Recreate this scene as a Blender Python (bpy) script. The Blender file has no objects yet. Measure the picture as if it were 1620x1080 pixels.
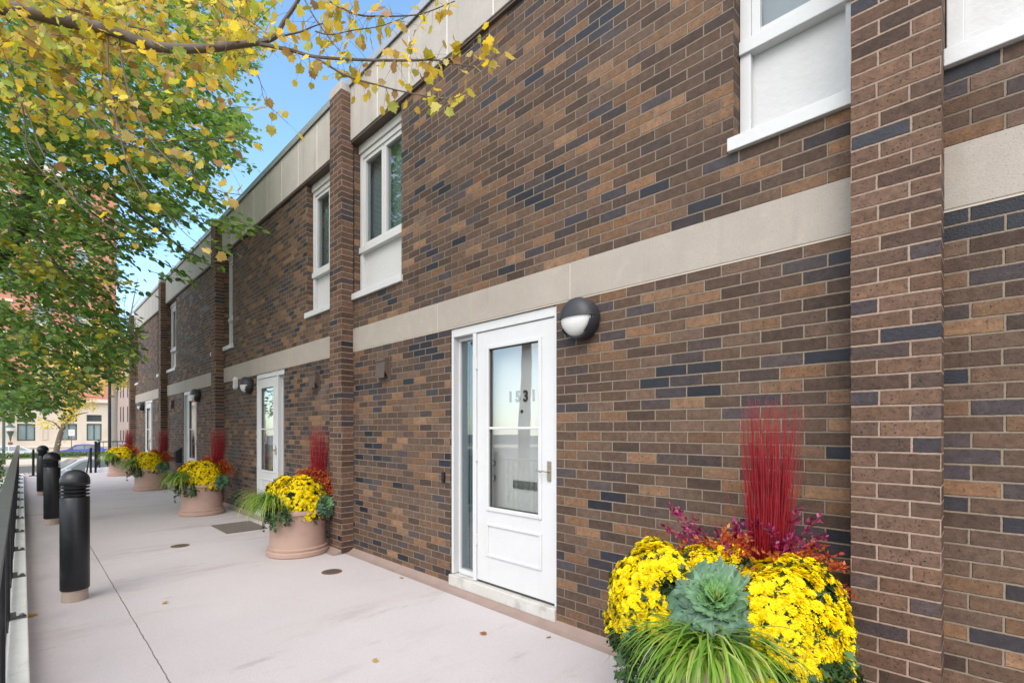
import bpy, bmesh, math, random
import numpy as np
from mathutils import Vector, Matrix
R = math.radians
rng = np.random.default_rng(7)
random.seed(7)
scn = bpy.context.scene
COL = scn.collection
EYE, DC = 1.42, 2.77            # eye height above the brick base, distance of the eye from the facade
GZ = -0.03                      # terrace surface
ST = -1.10                      # street level

# ------------------------------------------------------------------ frames
def W(a, d, z): return (-a, -d, z)                   # a = metres along the row, d = metres out from the facade
def F(px, py, Z):                                    # survey point: image position + depth -> world
    X = (px - 810) / 765 * Z
    a = (-775 * X + 765 * Z) / 1089; into = (765 * X + 775 * Z) / 1089
    return (-a, into - DC, EYE - (py - 680) / 765 * Z)
def G(px, py, g=GZ): return F(px, py, 765 * (EYE - g) / (py - 680))
def proj(P):
    P = np.asarray(P, float)
    a = -P[..., 0]; i = P[..., 1] + DC
    X = (-775 * a + 765 * i) / 1089; Z = (765 * a + 775 * i) / 1089
    Zs = np.where(Z > 0.05, Z, 1e9)
    return 810 + 765 * X / Zs, 680 - (P[..., 2] - EYE) * 765 / Zs, Z
def IA(px, A):                                       # at distance A along the row: sideways offset from the eye line
    return A * 765 * (px - 35) / (585225 - 775 * (px - 810))
def ZA(px, py, A):
    Z = (765 * A + 775 * IA(px, A)) / 1089
    return EYE - (py - 680) / 765 * Z

# ------------------------------------------------------------------ materials
def nt(name):
    m = bpy.data.materials.new(name); m.use_nodes = True
    t = m.node_tree
    return m, t, t.nodes['Principled BSDF'], t.nodes['Material Output']
def N(t, typ, **kw):
    n = t.nodes.new(typ)
    for k, v in kw.items():
        if k in n.inputs.keys() if hasattr(n.inputs, 'keys') else False: n.inputs[k].default_value = v
        else: setattr(n, k, v)
    return n
def MATH(t, op, a, b=None, c=None, clamp=False):
    n = t.nodes.new('ShaderNodeMath'); n.operation = op; n.use_clamp = clamp
    for i, v in enumerate((a, b, c)):
        if v is None: continue
        if isinstance(v, (int, float)): n.inputs[i].default_value = v
        else: t.links.new(v, n.inputs[i])
    return n.outputs[0]
def MIX(t, f, a, b, mode='MIX'):
    n = t.nodes.new('ShaderNodeMix'); n.data_type = 'RGBA'; n.blend_type = mode
    for s, v in ((n.inputs[0], f), (n.inputs[6], a), (n.inputs[7], b)):
        if isinstance(v, (int, float)): s.default_value = v
        elif isinstance(v, tuple): s.default_value = (v + (1,))[:4]
        else: t.links.new(v, s)
    return n.outputs[2]
def NOISE(t, scale, detail=4, vec=None, rough=.55, out='Fac'):
    n = t.nodes.new('ShaderNodeTexNoise'); n.inputs['Scale'].default_value = scale
    n.inputs['Detail'].default_value = detail; n.inputs['Roughness'].default_value = rough
    if vec is None:
        vec = t.nodes.new('ShaderNodeTexCoord').outputs['Object']
    t.links.new(vec, n.inputs['Vector'])
    return n.outputs[out]
def RAMP(t, fac, stops, interp='LINEAR'):
    n = t.nodes.new('ShaderNodeValToRGB'); n.color_ramp.interpolation = interp
    cr = n.color_ramp
    while len(cr.elements) < len(stops): cr.elements.new(0.5)
    for e, (p, c) in zip(cr.elements, stops):
        e.position = p; e.color = (c + (1,))[:4] if isinstance(c, tuple) else (c, c, c, 1)
    t.links.new(fac, n.inputs[0])
    return n.outputs[0]
def SMOOTH(t, v, lo, hi):
    n = t.nodes.new('ShaderNodeMapRange'); n.interpolation_type = 'SMOOTHSTEP'
    n.inputs[1].default_value = lo; n.inputs[2].default_value = hi
    t.links.new(v, n.inputs[0]); return n.outputs[0]
def BUMP(t, h, dist, strength=1.0, normal=None):
    n = t.nodes.new('ShaderNodeBump'); n.inputs['Distance'].default_value = dist
    n.inputs['Strength'].default_value = strength; t.links.new(h, n.inputs['Height'])
    if normal is not None: t.links.new(normal, n.inputs['Normal'])
    return n.outputs[0]
def pm(name, col, rough=.6, var=.12, scale=14., bump=.0, metal=0., spec=.5, dirt=None, coat=0.):
    m, t, b, o = nt(name)
    n1 = NOISE(t, scale, 5)
    c = MIX(t, n1, tuple(x * (1 - var) for x in col), tuple(min(1, x * (1 + var)) for x in col))
    if dirt:
        d = SMOOTH(t, NOISE(t, dirt[1], 6, rough=.65), .52, .72)
        c = MIX(t, MATH(t, 'MULTIPLY', d, dirt[2]), c, dirt[0])
    t.links.new(c, b.inputs['Base Color'])
    t.links.new(MATH(t, 'ADD', MATH(t, 'MULTIPLY', NOISE(t, scale * 2.3, 3), .14), rough - .07), b.inputs['Roughness'])
    b.inputs['Metallic'].default_value = metal; b.inputs['Specular IOR Level'].default_value = spec
    b.inputs['Coat Weight'].default_value = coat
    if bump: t.links.new(BUMP(t, NOISE(t, scale * 6, 5), bump), b.inputs['Normal'])
    return m

BU, BV = .2032, .0672
def brick_mat(name, mortar, offs=0., tint=(1, 1, 1), shift=0., cap=.94):
    m, t, b, o = nt(name)
    uv = t.nodes.new('ShaderNodeUVMap'); uv.uv_map = 'UVMap'
    sep = t.nodes.new('ShaderNodeSeparateXYZ'); t.links.new(uv.outputs[0], sep.inputs[0])
    pos = t.nodes.new('ShaderNodeNewGeometry').outputs['Position']
    wob = NOISE(t, 9., 3, pos)
    wob2 = NOISE(t, 70., 3, pos)
    v = MATH(t, 'ADD', MATH(t, 'DIVIDE', sep.outputs[1], BV), MATH(t, 'MULTIPLY', MATH(t, 'SUBTRACT', wob, .5), .07))
    row = MATH(t, 'FLOOR', v)
    par = MATH(t, 'MULTIPLY', MATH(t, 'FLOORED_MODULO', row, 2.0), .5)
    u0 = MATH(t, 'ADD', MATH(t, 'DIVIDE', sep.outputs[0], BU), MATH(t, 'MULTIPLY', MATH(t, 'SUBTRACT', wob2, .5), .015))
    wn = t.nodes.new('ShaderNodeTexWhiteNoise'); wn.noise_dimensions = '1D'; t.links.new(row, wn.inputs['W'])
    jit = MATH(t, 'MULTIPLY', MATH(t, 'SUBTRACT', wn.outputs['Value'], .5), .07)
    u = MATH(t, 'ADD', MATH(t, 'ADD', u0, par), jit)
    col = MATH(t, 'FLOOR', u)
    fu = MATH(t, 'MULTIPLY', MATH(t, 'FRACT', u), BU); fv = MATH(t, 'MULTIPLY', MATH(t, 'FRACT', v), BV)
    du = MATH(t, 'MINIMUM', fu, MATH(t, 'SUBTRACT', BU, fu)); dv = MATH(t, 'MINIMUM', fv, MATH(t, 'SUBTRACT', BV, fv))
    e = MATH(t, 'ADD', MATH(t, 'MINIMUM', du, dv), MATH(t, 'MULTIPLY', MATH(t, 'SUBTRACT', NOISE(t, 55., 5, pos, .7), .5), .0062))
    mask = SMOOTH(t, e, .0032, .0060)
    cv = t.nodes.new('ShaderNodeCombineXYZ'); t.links.new(col, cv.inputs[0]); t.links.new(row, cv.inputs[1]); cv.inputs[2].default_value = offs
    w2 = t.nodes.new('ShaderNodeTexWhiteNoise'); w2.noise_dimensions = '3D'; t.links.new(cv.outputs[0], w2.inputs['Vector'])
    sc = t.nodes.new('ShaderNodeSeparateColor'); t.links.new(w2.outputs['Color'], sc.inputs[0])
    vm = t.nodes.new('ShaderNodeVectorMath'); vm.operation = 'MULTIPLY'; t.links.new(cv.outputs[0], vm.inputs[0]); vm.inputs[1].default_value = (.21, .17, 3.)
    clus = NOISE(t, 1.0, 2, vm.outputs[0])
    val = MATH(t, 'ADD', MATH(t, 'MULTIPLY', sc.outputs[0], .84), MATH(t, 'MULTIPLY', MATH(t, 'SUBTRACT', clus, .47), .85), None)
    val = MATH(t, 'ADD', val, .07 + shift, None, True)
    val = MATH(t, 'MINIMUM', val, cap)
    K = lambda r, g, b_: (r * tint[0], g * tint[1], b_ * tint[2])
    bc = RAMP(t, val, [(0, K(.011, .012, .019)), (.125, K(.017, .018, .027)), (.145, K(.040, .035, .043)), (.235, K(.068, .051, .050)), (.28, K(.070, .044, .033)),
                       (.47, K(.090, .054, .038)), (.60, K(.118, .074, .053)), (.76, K(.124, .073, .047)), (.85, K(.185, .098, .052)), (1., K(.225, .135, .080))])
    bri = MATH(t, 'ADD', .74, MATH(t, 'MULTIPLY', sc.outputs[1], .52))
    bc = MIX(t, 1.0, bc, MATH(t, 'MULTIPLY', bri, 1.0), 'MULTIPLY')
    # clay mottling and manganese specks
    mot = NOISE(t, 26., 6, pos, .7)
    bc = MIX(t, 1.0, bc, RAMP(t, mot, [(.22, .5), (.78, 1.5)]), 'MULTIPLY')
    sp = SMOOTH(t, NOISE(t, 85., 4, pos, .65), .575, .64)
    big = SMOOTH(t, NOISE(t, 2.2, 2, pos), .35, .65)
    bc = MIX(t, MATH(t, 'MULTIPLY', sp, MATH(t, 'ADD', .5, MATH(t, 'MULTIPLY', big, .5))), bc, (.02, .017, .018))
    mc = MIX(t, NOISE(t, 60., 4, pos), tuple(x * .78 for x in mortar), tuple(x * 1.18 for x in mortar))
    mc = MIX(t, SMOOTH(t, NOISE(t, 1.3, 5, pos), .45, .7), mc, tuple(x * .72 for x in mortar))
    c = MIX(t, mask, mc, bc)
    efl = SMOOTH(t, NOISE(t, .9, 6, pos, .7), .56, .78)
    c = MIX(t, MATH(t, 'MULTIPLY', efl, .12), c, (.32, .30, .33))
    mps = t.nodes.new('ShaderNodeMapping'); mps.inputs['Scale'].default_value = (4., 4., .35); t.links.new(pos, mps.inputs[0])
    strk = SMOOTH(t, NOISE(t, 1.5, 6, mps.outputs[0], .68), .54, .76)
    c = MIX(t, MATH(t, 'MULTIPLY', strk, .30), c, (.045, .034, .030))
    t.links.new(c, b.inputs['Base Color'])
    dark = SMOOTH(t, val, .20, .10)
    t.links.new(MATH(t, 'SUBTRACT', .82, MATH(t, 'MULTIPLY', MATH(t, 'MULTIPLY', dark, mask), .35)), b.inputs['Roughness'])
    b.inputs['Specular IOR Level'].default_value = .35
    tilt = MATH(t, 'MULTIPLY', sc.outputs[2], .35)
    h = MATH(t, 'ADD', MATH(t, 'MULTIPLY', mask, MATH(t, 'ADD', .8, tilt)), MATH(t, 'MULTIPLY', NOISE(t, 110., 5, pos, .7), .35))
    t.links.new(BUMP(t, h, .011, 1.), b.inputs['Normal'])
    return m

def stone_mat(name, base, streak=.38):
    m, t, b, o = nt(name)
    pos = t.nodes.new('ShaderNodeNewGeometry').outputs['Position']
    c = MIX(t, NOISE(t, 3.5, 7, pos, .65), tuple(x * .82 for x in base), tuple(min(1, x * 1.14) for x in base))
    c = MIX(t, SMOOTH(t, NOISE(t, 140., 3, pos), .5, .75), c, tuple(x * .78 for x in base))
    mp = t.nodes.new('ShaderNodeMapping'); mp.inputs['Scale'].default_value = (5., 5., .45); t.links.new(pos, mp.inputs[0])
    st = SMOOTH(t, NOISE(t, 1.6, 6, mp.outputs[0], .65), .52, .75)
    c = MIX(t, MATH(t, 'MULTIPLY', st, streak), c, tuple(x * .5 for x in base))
    c = MIX(t, MATH(t, 'MULTIPLY', SMOOTH(t, NOISE(t, 9., 6, pos, .7), .5, .75), .3), c, tuple(min(1, x * 1.28) for x in base))
    t.links.new(c, b.inputs['Base Color']); b.inputs['Roughness'].default_value = .85; b.inputs['Specular IOR Level'].default_value = .3
    t.links.new(BUMP(t, NOISE(t, 160., 5, pos), .0015), b.inputs['Normal'])
    return m

def deck_mat():
    m, t, b, o = nt('pink_concrete')
    pos = t.nodes.new('ShaderNodeNewGeometry').outputs['Position']
    sp = t.nodes.new('ShaderNodeSeparateXYZ'); t.links.new(pos, sp.inputs[0])
    base = MIX(t, NOISE(t, .7, 6, pos, .62), (.43, .39, .395), (.56, .515, .53))
    base = MIX(t, MATH(t, 'MULTIPLY', SMOOTH(t, NOISE(t, 120., 4, pos, .75), .5, .72), .45), base, (.30, .25, .24))
    base = MIX(t, MATH(t, 'MULTIPLY', SMOOTH(t, NOISE(t, 95., 4, pos, .75), .52, .75), .4), base, (.72, .68, .66))
    mp = t.nodes.new('ShaderNodeMapping'); mp.inputs['Scale'].default_value = (1.1, .33, 1.); mp.inputs['Rotation'].default_value = (0, 0, R(12)); t.links.new(pos, mp.inputs[0])
    st = SMOOTH(t, NOISE(t, 1.25, 7, mp.outputs[0], .68), .54, .76)
    base = MIX(t, MATH(t, 'MULTIPLY', st, .55), base, (.28, .22, .20))
    st2 = SMOOTH(t, NOISE(t, 4.2, 5, mp.outputs[0], .7), .60, .74)
    base = MIX(t, MATH(t, 'MULTIPLY', st2, .38), base, (.24, .19, .18))
    # grime beside the kerb
    kerb = SMOOTH(t, MATH(t, 'ADD', sp.outputs[1], MATH(t, 'MULTIPLY', NOISE(t, 3., 5, pos, .7), .35)), -2.28, -2.62)
    base = MIX(t, MATH(t, 'MULTIPLY', kerb, .45), base, (.27, .22, .22))
    wj = MATH(t, 'MULTIPLY', MATH(t, 'SUBTRACT', NOISE(t, 14., 4, pos), .5), .014)
    def line(v, at, w):
        dd = MATH(t, 'ABSOLUTE', MATH(t, 'ADD', MATH(t, 'SUBTRACT', v, at), wj))
        return SMOOTH(t, dd, w, w * .45)
    L = line(sp.outputs[1], -2.172, .0048)
    L2 = None
    for a in (-1.31, -6.75, -12.0, -17.3):
        q = MATH(t, 'MULTIPLY', line(sp.outputs[0], a, .005), .42)
        L2 = q if L2 is None else MATH(t, 'MAXIMUM', L2, q)
    L = MATH(t, 'MAXIMUM', MATH(t, 'MULTIPLY', L, MATH(t, 'ADD', .45, MATH(t, 'MULTIPLY', NOISE(t, 5., 3, pos), .7))), MATH(t, 'MULTIPLY', L2, SMOOTH(t, NOISE(t, 1.1, 3, pos), .42, .6)))
    base = MIX(t, L, base, (.13, .10, .09))
    t.links.new(base, b.inputs['Base Color']); b.inputs['Roughness'].default_value = .8; b.inputs['Specular IOR Level'].default_value = .3
    h = MATH(t, 'SUBTRACT', MATH(t, 'MULTIPLY', NOISE(t, 130., 6, pos, .7), .4), L)
    t.links.new(BUMP(t, h, .003, .7), b.inputs['Normal'])
    return m

def glass_mat(name, tint=(.8, .85, .85), ior=1.5, boost=0.):
    m, t, b, o = nt(name); t.nodes.remove(b)
    lw = t.nodes.new('ShaderNodeLayerWeight'); lw.inputs[0].default_value = .5
    schl = MATH(t, 'ADD', .045, MATH(t, 'MULTIPLY', MATH(t, 'POWER', lw.outputs['Facing'], 5.0), .9))
    g = t.nodes.new('ShaderNodeBsdfGlossy'); g.inputs['Roughness'].default_value = .0
    pos = t.nodes.new('ShaderNodeNewGeometry').outputs['Position']
    t.links.new(BUMP(t, NOISE(t, 2.0, 2, pos), .0012, .5), g.inputs['Normal'])
    tr = t.nodes.new('ShaderNodeBsdfTransparent'); tr.inputs[0].default_value = tint + (1,)
    mx = t.nodes.new('ShaderNodeMixShader')
    t.links.new(MATH(t, 'ADD', MATH(t, 'MULTIPLY', schl, 1.3), boost, None, True), mx.inputs[0])
    t.links.new(tr.outputs[0], mx.inputs[1]); t.links.new(g.outputs[0], mx.inputs[2])
    t.links.new(mx.outputs[0], o.inputs[0])
    return m

def leaf_mat(name, trans=.45, rough=.5, spec=.35):
    m, t, b, o = nt(name)
    at = t.nodes.new('ShaderNodeAttribute'); at.attribute_name = 'tone'
    c = MIX(t, MATH(t, 'MULTIPLY', NOISE(t, 40., 3), .35), at.outputs['Color'], MIX(t, 1., at.outputs['Color'], (.55, .5, .4), 'MULTIPLY'))
    t.links.new(c, b.inputs['Base Color']); b.inputs['Roughness'].default_value = rough; b.inputs['Specular IOR Level'].default_value = spec
    tl = t.nodes.new('ShaderNodeBsdfTranslucent'); t.links.new(MIX(t, 1., c, (1.25, 1.2, .7), 'MULTIPLY'), tl.inputs[0])
    mx = t.nodes.new('ShaderNodeMixShader'); mx.inputs[0].default_value = trans
    t.links.new(b.outputs[0], mx.inputs[1]); t.links.new(tl.outputs[0], mx.inputs[2]); t.links.new(mx.outputs[0], o.inputs[0])
    return m

M = {}
M['brick'] = brick_mat('brown_brick', (.235, .185, .14), 0., (.92, .92, .92))
M['brick_pier'] = brick_mat('pier_brick', (.34, .245, .19), 5., (1.06, 1.0, .98), .09, .74)
M['lime'] = stone_mat('limestone', (.375, .33, .29), .14)
M['fascia'] = stone_mat('precast_panel', (.44, .41, .385))
M['palejoint'] = pm('light_joint', (.66, .63, .58), .9)
M['joint'] = pm('pale_joint', (.50, .43, .36), .9)
M['coping'] = pm('coping_metal', (.42, .44, .47), .4, metal=.6)
M['deck'] = deck_mat()
M['cove'] = pm('cove_concrete', (.27, .20, .175), .85, .2, 6., .003, dirt=((.2, .15, .13), 4., .6))
M['white'] = pm('white_paint', (.57, .575, .585), .45, .05, 5., .0015, dirt=((.5, .48, .44), 3.5, .18))
M['panel'] = pm('white_panel', (.54, .54, .545), .55, .05, 4., .004, dirt=((.45, .43, .4), 2.5, .32))
M['inner'] = pm('inner_door_white', (.80, .80, .79), .5, .04, 4.)
M['seal'] = pm('dark_seal', (.05, .05, .05), .6)
M['glass'] = glass_mat('window_glass', (.75, .82, .84), 1.5, .07)
M['stormglass'] = glass_mat('storm_glass', (.95, .96, .96), 1.5, .13)
M['blind'] = pm('grey_blind', (.38, .41, .41), .8, .15, 3.)
M['darkroom'] = pm('dim_curtain', (.34, .34, .32), .9, .4, 2.)
M['sideblind'] = pm('sidelight_shade', (.27, .32, .34), .7, .1, 3.)
M['black'] = pm('black_paint', (.009, .010, .014), .36, .2, 30., .0008, spec=.45, dirt=((.05, .05, .05), 5., .35))
M['lampblack'] = pm('charcoal_metal', (.03, .031, .038), .5, .2, 30., .001)
M['diff'] = pm('frosted_lens', (.62, .62, .62), .3, .05, 8.)
M['brass'] = pm('worn_brass', (.42, .36, .28), .35, .2, 30., metal=.85)
M['chrome'] = pm('dull_chrome', (.5, .5, .5), .25, .1, 30., metal=.95)
M['rust'] = pm('brown_metal', (.095, .066, .054), .6, .25, 12., .001)
M['terra'] = pm('terracotta_resin', (.40, .265, .215), .62, .1, 3.5, .0012, dirt=((.24, .15, .12), 3., .35))
M['soil'] = pm('potting_soil', (.03, .022, .017), .95, .4, 40., .01)
M['kerb'] = pm('kerb_concrete', (.74, .74, .72), .85, .12, 8., .002, dirt=((.45, .43, .40), 5., .35))
M['sillstone'] = pm('sill_stone', (.50, .485, .46), .85, .15, 8., .002, dirt=((.25, .23, .2), 6., .5))
M['collar'] = pm('bollard_collar', (.40, .32, .27), .85, .15, 20., .002)
M['rail'] = pm('grey_rail', (.075, .08, .08), .45, .25, 8., .001, spec=.5)
M['steel'] = pm('bracket_steel', (.12, .12, .125), .5, .3, 40., .001, metal=.5)
M['drain'] = pm('drain_iron', (.13, .085, .065), .75, .3, 30., .002)
M['mat'] = pm('doormat_fibre', (.15, .12, .105), .95, .3, 90., .004)
M['asphalt'] = pm('asphalt', (.075, .073, .075), .9, .25, 2., .004)
M['walk'] = pm('sidewalk_concrete', (.45, .40, .34), .9, .12, 2., .003)
M['lawn'] = pm('lawn_soil', (.07, .11, .03), .95, .4, 3., .02)
M['bark'] = pm('smooth_bark', (.115, .088, .075), .8, .35, 18., .004)
M['bark2'] = pm('dark_bark', (.045, .036, .03), .9, .35, 14., .006)
M['bark3'] = pm('grey_bark', (.2, .18, .16), .9, .25, 6., .006)
M['leaf'] = leaf_mat('leaf_blade', .5, .42, .5)
M['petal'] = leaf_mat('petal', .25, .6, .2)
M['waxy'] = leaf_mat('waxy_leaf', .15, .5, .4)
M['twig'] = pm('red_twig', (.25, .007, .014), .5, .6, 20.)
M['far_lime'] = pm('pale_limestone', (.56, .49, .42), .9, .1, .6, dirt=((.4, .35, .3), .35, .4))
M['far_trim'] = pm('limestone_trim', (.62, .55, .48), .9, .1, .8)
M['far_brick'] = pm('orange_brick', (.48, .21, .15), .9, .25, 1.2)
M['beige'] = pm('beige_brick', (.74, .66, .60), .9, .1, 1.)
M['green_frame'] = pm('green_frame', (.05, .085, .085), .5)
M['far_glass'] = pm('far_glass', (.20, .27, .28), .12, .25, .5, spec=.8)
M['far_dark'] = pm('dark_glass', (.03, .035, .04), .15, .2, .5, spec=.6)
M['carblue'] = pm('blue_car_paint', (.015, .05, .5), .3, .05, 2., coat=1.)
M['carsilver'] = pm('silver_car_paint', (.55, .57, .58), .3, .05, 2., metal=.3, coat=1.)
M['carwhite'] = pm('pale_car_paint', (.58, .62, .68), .3, .05, 2., coat=1.)
M['cargrey'] = pm('lightblue_car_paint', (.3, .4, .55), .3, .05, 2., coat=1.)
M['carglass'] = pm('car_glass', (.16, .19, .20), .05, .1, 2., spec=1.)
M['tyre'] = pm('tyre_rubber', (.015, .015, .015), .85)
M['signwhite'] = pm('sign_white', (.75, .75, .75), .5)
M['signred'] = pm('sign_red', (.55, .3, .3), .5)
M['signblue'] = pm('sign_blue', (.03, .16, .6), .4)
M['wood'] = pm('post_brown', (.17, .075, .05), .7)

# ------------------------------------------------------------------ mesh builder
class MB:
    def __init__(s): s.v = []; s.f = []; s.uv = []
    def face(s, pts, uv=None):
        b = len(s.v); s.v += [tuple(p) for p in pts]; s.f.append(tuple(range(b, b + len(pts)))); s.uv.append(uv)
    def mesh(s, vs, fs):
        b = len(s.v); s.v += [tuple(p) for p in vs]
        for f in fs: s.f.append(tuple(i + b for i in f)); s.uv.append(None)
    def xbox(s, x0, x1, y0, y1, z0, z1):
        x0, x1 = sorted((x0, x1)); y0, y1 = sorted((y0, y1)); z0, z1 = sorted((z0, z1))
        s.mesh([(x0, y0, z0), (x1, y0, z0), (x1, y1, z0), (x0, y1, z0), (x0, y0, z1), (x1, y0, z1), (x1, y1, z1), (x0, y1, z1)],
               [(3, 2, 1, 0), (4, 5, 6, 7), (0, 1, 5, 4), (1, 2, 6, 5), (2, 3, 7, 6), (3, 0, 4, 7)])
    def box(s, a0, a1, d0, d1, z0, z1): s.xbox(-a0, -a1, -d0, -d1, z0, z1)
    def tube(s, pts, rad, n=8, cap=True):
        P = [Vector(p) for p in pts]
        if isinstance(rad, (int, float)): rad = [rad] * len(P)
        up = Vector((0, 0, 1)); vs = []; fs = []
        t0 = (P[1] - P[0]).normalized()
        ax = t0.orthogonal().normalized()
        for i, p in enumerate(P):
            t = (P[min(i + 1, len(P) - 1)] - P[max(i - 1, 0)]).normalized()
            ax = (ax - t * ax.dot(t)).normalized(); bx = t.cross(ax)
            for k in range(n):
                an = 2 * math.pi * k / n
                vs.append(p + (ax * math.cos(an) + bx * math.sin(an)) * rad[i])
        for i in range(len(P) - 1):
            for k in range(n):
                k2 = (k + 1) % n
                fs.append((i * n + k, i * n + k2, (i + 1) * n + k2, (i + 1) * n + k))
        if cap: fs.append(tuple(range(n))[::-1]); fs.append(tuple((len(P) - 1) * n + k for k in range(n)))
        s.mesh(vs, fs)
    def lathe(s, prof, n=32, o=(0, 0, 0), axis='z', a0=0., a1=2 * math.pi):
        full = abs(a1 - a0 - 2 * math.pi) < 1e-6
        m = n if full else n + 1
        vs = []; fs = []
        for r, h in prof:
            for k in range(m):
                an = a0 + (a1 - a0) * k / n
                c, q = r * math.cos(an), r * math.sin(an)
                vs.append((o[0] + c, o[1] + q, o[2] + h) if axis == 'z' else (o[0] + c, o[1] - h, o[2] + q))   # 'y': out of the facade
        for i in range(len(prof) - 1):
            for k in range(n):
                k2 = (k + 1) % m
                q = (i * m + k, i * m + k2, (i + 1) * m + k2, (i + 1) * m + k)
                fs.append(q if axis == 'z' else q[::-1])
        s.mesh(vs, fs)
    def prism(s, poly, h0, h1, place):
        n = len(poly)
        vs = [place(u, v, h0) for u, v in poly] + [place(u, v, h1) for u, v in poly]
        s.mesh(vs, [tuple(range(n))[::-1], tuple(range(n, 2 * n))] + [(i, (i + 1) % n, n + (i + 1) % n, n + i) for i in range(n)])
    def build(s, name, mat, parent=None, smooth=False, bevel=0., origin=None, seg=2):
        o3 = Vector(origin) if origin is not None else (Vector(parent['_o']) if parent is not None else Vector((0, 0, 0)))
        me = bpy.data.meshes.new(name)
        me.from_pydata([(v[0] - o3.x, v[1] - o3.y, v[2] - o3.z) for v in s.v], [], s.f)
        if any(u is not None for u in s.uv):
            l = me.uv_layers.new(name='UVMap'); i = 0
            for p, u in zip(me.polygons, s.uv):
                for k, li in enumerate(p.loop_indices):
                    l.data[li].uv = u[k] if u is not None else (s.v[s.f[p.index][k]][0], s.v[s.f[p.index][k]][2])
        me.materials.append(mat)
        if smooth:
            for p in me.polygons: p.use_smooth = True
        return link(me, name, parent, bevel, o3, smooth, seg)
def link(me, name, parent=None, bevel=0., o3=Vector((0, 0, 0)), smooth=False, seg=2):
    ob = bpy.data.objects.new(name, me); COL.objects.link(ob)
    ob['_o'] = tuple(o3)
    if parent is not None: ob.parent = parent
    else: ob.location = o3
    if bevel:
        md = ob.modifiers.new('Bevel', 'BEVEL'); md.width = bevel; md.segments = seg; md.limit_method = 'ANGLE'; md.angle_limit = R(40)
    if smooth:
        md = ob.modifiers.new('Edge', 'EDGE_SPLIT'); md.split_angle = R(42)
    return ob
def tag(o, label, cat, group=None, kind=None):
    o['label'] = label; o['category'] = cat
    if group: o['group'] = group
    if kind: o['kind'] = kind
    return o
def thing(name, label, cat, loc, group=None, rz=0.):
    o = bpy.data.objects.new(name, None); COL.objects.link(o); o.location = loc; o.rotation_euler = (0, 0, rz)
    o.empty_display_size = .1
    o['_o'] = tuple(loc); return tag(o, label, cat, group)
def struct(mb, name, mat, **k):
    o = mb.build(name, mat, **k); o['kind'] = 'structure'; return o
def kids(o): return [c for c in list(bpy.data.objects) if c.parent == o]
def copy_tree(o, parent=None):
    c = o.copy(); COL.objects.link(c)
    if parent is not None: c.parent = parent
    for ch in kids(o): copy_tree(ch, c)
    return c
def clone(o, loc, label, rz=None):
    c = copy_tree(o); c.location = loc; c['label'] = label
    if rz is not None: c.rotation_euler = (0, 0, rz)
    return c

# leaf batches -------------------------------------------------------
LINDEN = (np.array([(0, 0, 0), (.30, .12, .03), (.44, .42, .05), (.27, .78, .03), (0, 1.08, -.06), (-.27, .78, .03), (-.44, .42, .05), (-.30, .12, .03), (0, .5, -.03)], float),
          [(8, i, i + 1) for i in range(7)] + [(8, 7, 0)])
_ml = [(0, 0), (.15, -.05), (.38, -.06), (.37, .10), (.56, .25), (.47, .37), (.52, .58), (.33, .55), (.24, .74), (.12, .76), (0, .98)]
_ml = _ml + [(-x, y) for x, y in _ml[-2:0:-1]]
MAPLE = (np.array([(x, y, .10 * abs(x) * (1 if y < .5 else -.6) - .10 * y * y) for x, y in _ml] + [(0, .36, -.02)], float), [(len(_ml), i, (i + 1) % len(_ml)) for i in range(len(_ml))])
_iv = [(0, 0), (.30, -.12), (.26, .18), (.56, .36), (.26, .50), (0, 1.)]
_iv = _iv + [(-x, y) for x, y in _iv[-2:0:-1]]
IVY = (np.array([(x, y, .12 * abs(x)) for x, y in _iv] + [(0, .3, 0)], float), [(len(_iv), i, (i + 1) % len(_iv)) for i in range(len(_iv))])
SMALL = (np.array([(0, 0, 0), (.30, .4, .06), (0, 1, 0), (-.30, .4, .06)], float), [(0, 1, 2), (0, 2, 3)])
def unit(v): return v / np.maximum(np.linalg.norm(v, axis=-1, keepdims=True), 1e-9)
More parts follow.
